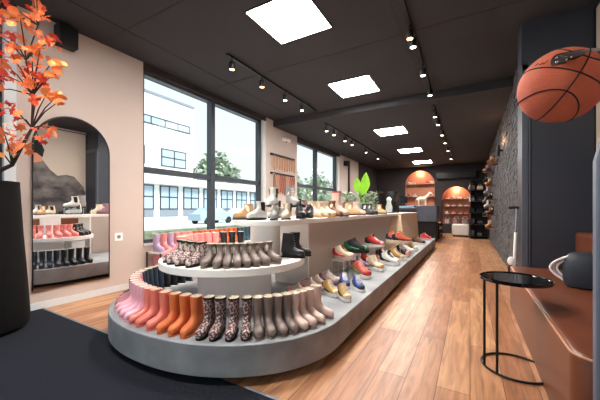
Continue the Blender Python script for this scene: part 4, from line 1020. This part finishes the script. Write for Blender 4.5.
# trees
def blob_tree(name, lab, x, y, h, r, seed, grp, n=46, low=.3):
    o = thing(name, lab, 'tree', (x, y, -.2), 0, grp); rr = random.Random(seed); c = MB()
    MB().tube([(0, 0, 0), (.1, 0, h*.3), (0, .1, h*.6)], [.3, .22, .12], 8).build('trunk', 'bark', o)
    for i in range(n*34):
        t_ = rr.uniform(0, 2*pi); ph = math.acos(rr.uniform(-1, 1)); k = rr.uniform(.45, 1)*(1+.22*sin(3*t_+seed)+.15*sin(5*ph))
        p = Vector((r*k*sin(ph)*cos(t_), r*k*sin(ph)*sin(t_), h*(low+(1-low)/2)+h*(1-low)/2*k*cos(ph)))
        s_ = rr.uniform(.16, .34)*r/3; R_ = Matrix.Rotation(rr.uniform(0, 6.28), 3, 'Z') @ Matrix.Rotation(rr.uniform(-1.4, 1.4), 3, 'X')
        c.add([p+R_ @ Vector(q_)*s_ for q_ in ((-1, -1, 0), (1, -.8, .2), (1.2, .6, 0), (0, 1.3, .2), (-1.1, .5, 0))], [(0, 1, 2, 3, 4)])
    c.build('crown', 'tree_green', o, smooth=False)
tx = -24; p = atx(218, 160, tx); blob_tree('tree', 'grey green tree behind the low wing, seen through the first window', tx-12, p[1]*36/24, 10, 3.5, 2, None, 60)
for i, (u, h, r) in enumerate([(293, 8.2, 3.6), (305, 7.0, 3.4), (318, 9.0, 3.8), (330, 7.6, 3.6), (341, 8.5, 3.4)]):
    x = -30; p = atx(u, 200, x); blob_tree('tree', '%s tree from the left in the second window' % ordn(i, 5), x, p[1], h, r*.8, 10+i, 'trees in the second window', 36, .08)
o = tag(MB().box(-5.6, -5.2, 2.9, 12, -.2, .72).build('hedge', 'hedge', None), 'low clipped green hedge right outside the window', 'hedge')
def car(x, y, m, lab):
    o = thing('car', lab, 'car', (x, y, -.2), pi/2)
    prof = [(-2.1, .3), (2.1, .3), (2.15, .75), (1.9, .9), (1.1, 1.0), (.5, 1.42), (-.9, 1.45), (-1.6, 1.0), (-2.1, .92)]
    MB().prism(prof, -.85, .85, 'y').build('body', m, o, bevel=.08)
    MB().prism([(1.0, 1.02), (.48, 1.36), (-.85, 1.39), (-1.45, 1.02)], -.86, .86, 'y').build('windows', 'ext_glass', o)
    for x_ in (-1.3, 1.3):
        for y_ in (-.8, .8):
            MB().rings([[(x_+.32*cos(2*pi*i/20), y_+d_, .32+.32*sin(2*pi*i/20)) for i in range(20)] for d_ in (-.1, .1)]).build('wheel', 'tyre', o)
p = atx(208, 213, -21); car(-21, p[1]+.5, 'car_blue', 'blue car parked across the street, seen through the first window')
p = atx(230, 213, -23); car(-23, p[1]+2, 'car_white', 'pale car parked right of the blue one across the street')

# ================================================================== WORLD
w = bpy.data.worlds.new('overcast'); scene.world = w; w.use_nodes = True; N = w.node_tree.nodes; L = w.node_tree.links
bg = N['Background']
tc = N.new('ShaderNodeTexCoord'); sep = N.new('ShaderNodeSeparateXYZ'); L.new(tc.outputs['Generated'], sep.inputs[0])
r = N.new('ShaderNodeValToRGB'); r.color_ramp.elements[0].position = 0; r.color_ramp.elements[0].color = (.83, .92, .93, 1)
r.color_ramp.elements[1].position = .6; r.color_ramp.elements[1].color = (.70, .85, .92, 1)
L.new(sep.outputs[2], r.inputs[0]); L.new(r.outputs[0], bg.inputs[0]); bg.inputs[1].default_value = 1.05
fill_sun = bpy.data.lights.new('fill_sun', 'SUN'); fill_sun.energy = 5; fill_sun.angle = radians(25); fill_sun.color = (1, .98, .96)  # added under the overcast sky to brighten the facade and ground outside
so_ = bpy.data.objects.new('fill_sun', fill_sun); COL.objects.link(so_); so_.rotation_euler = (0, radians(48), 0)
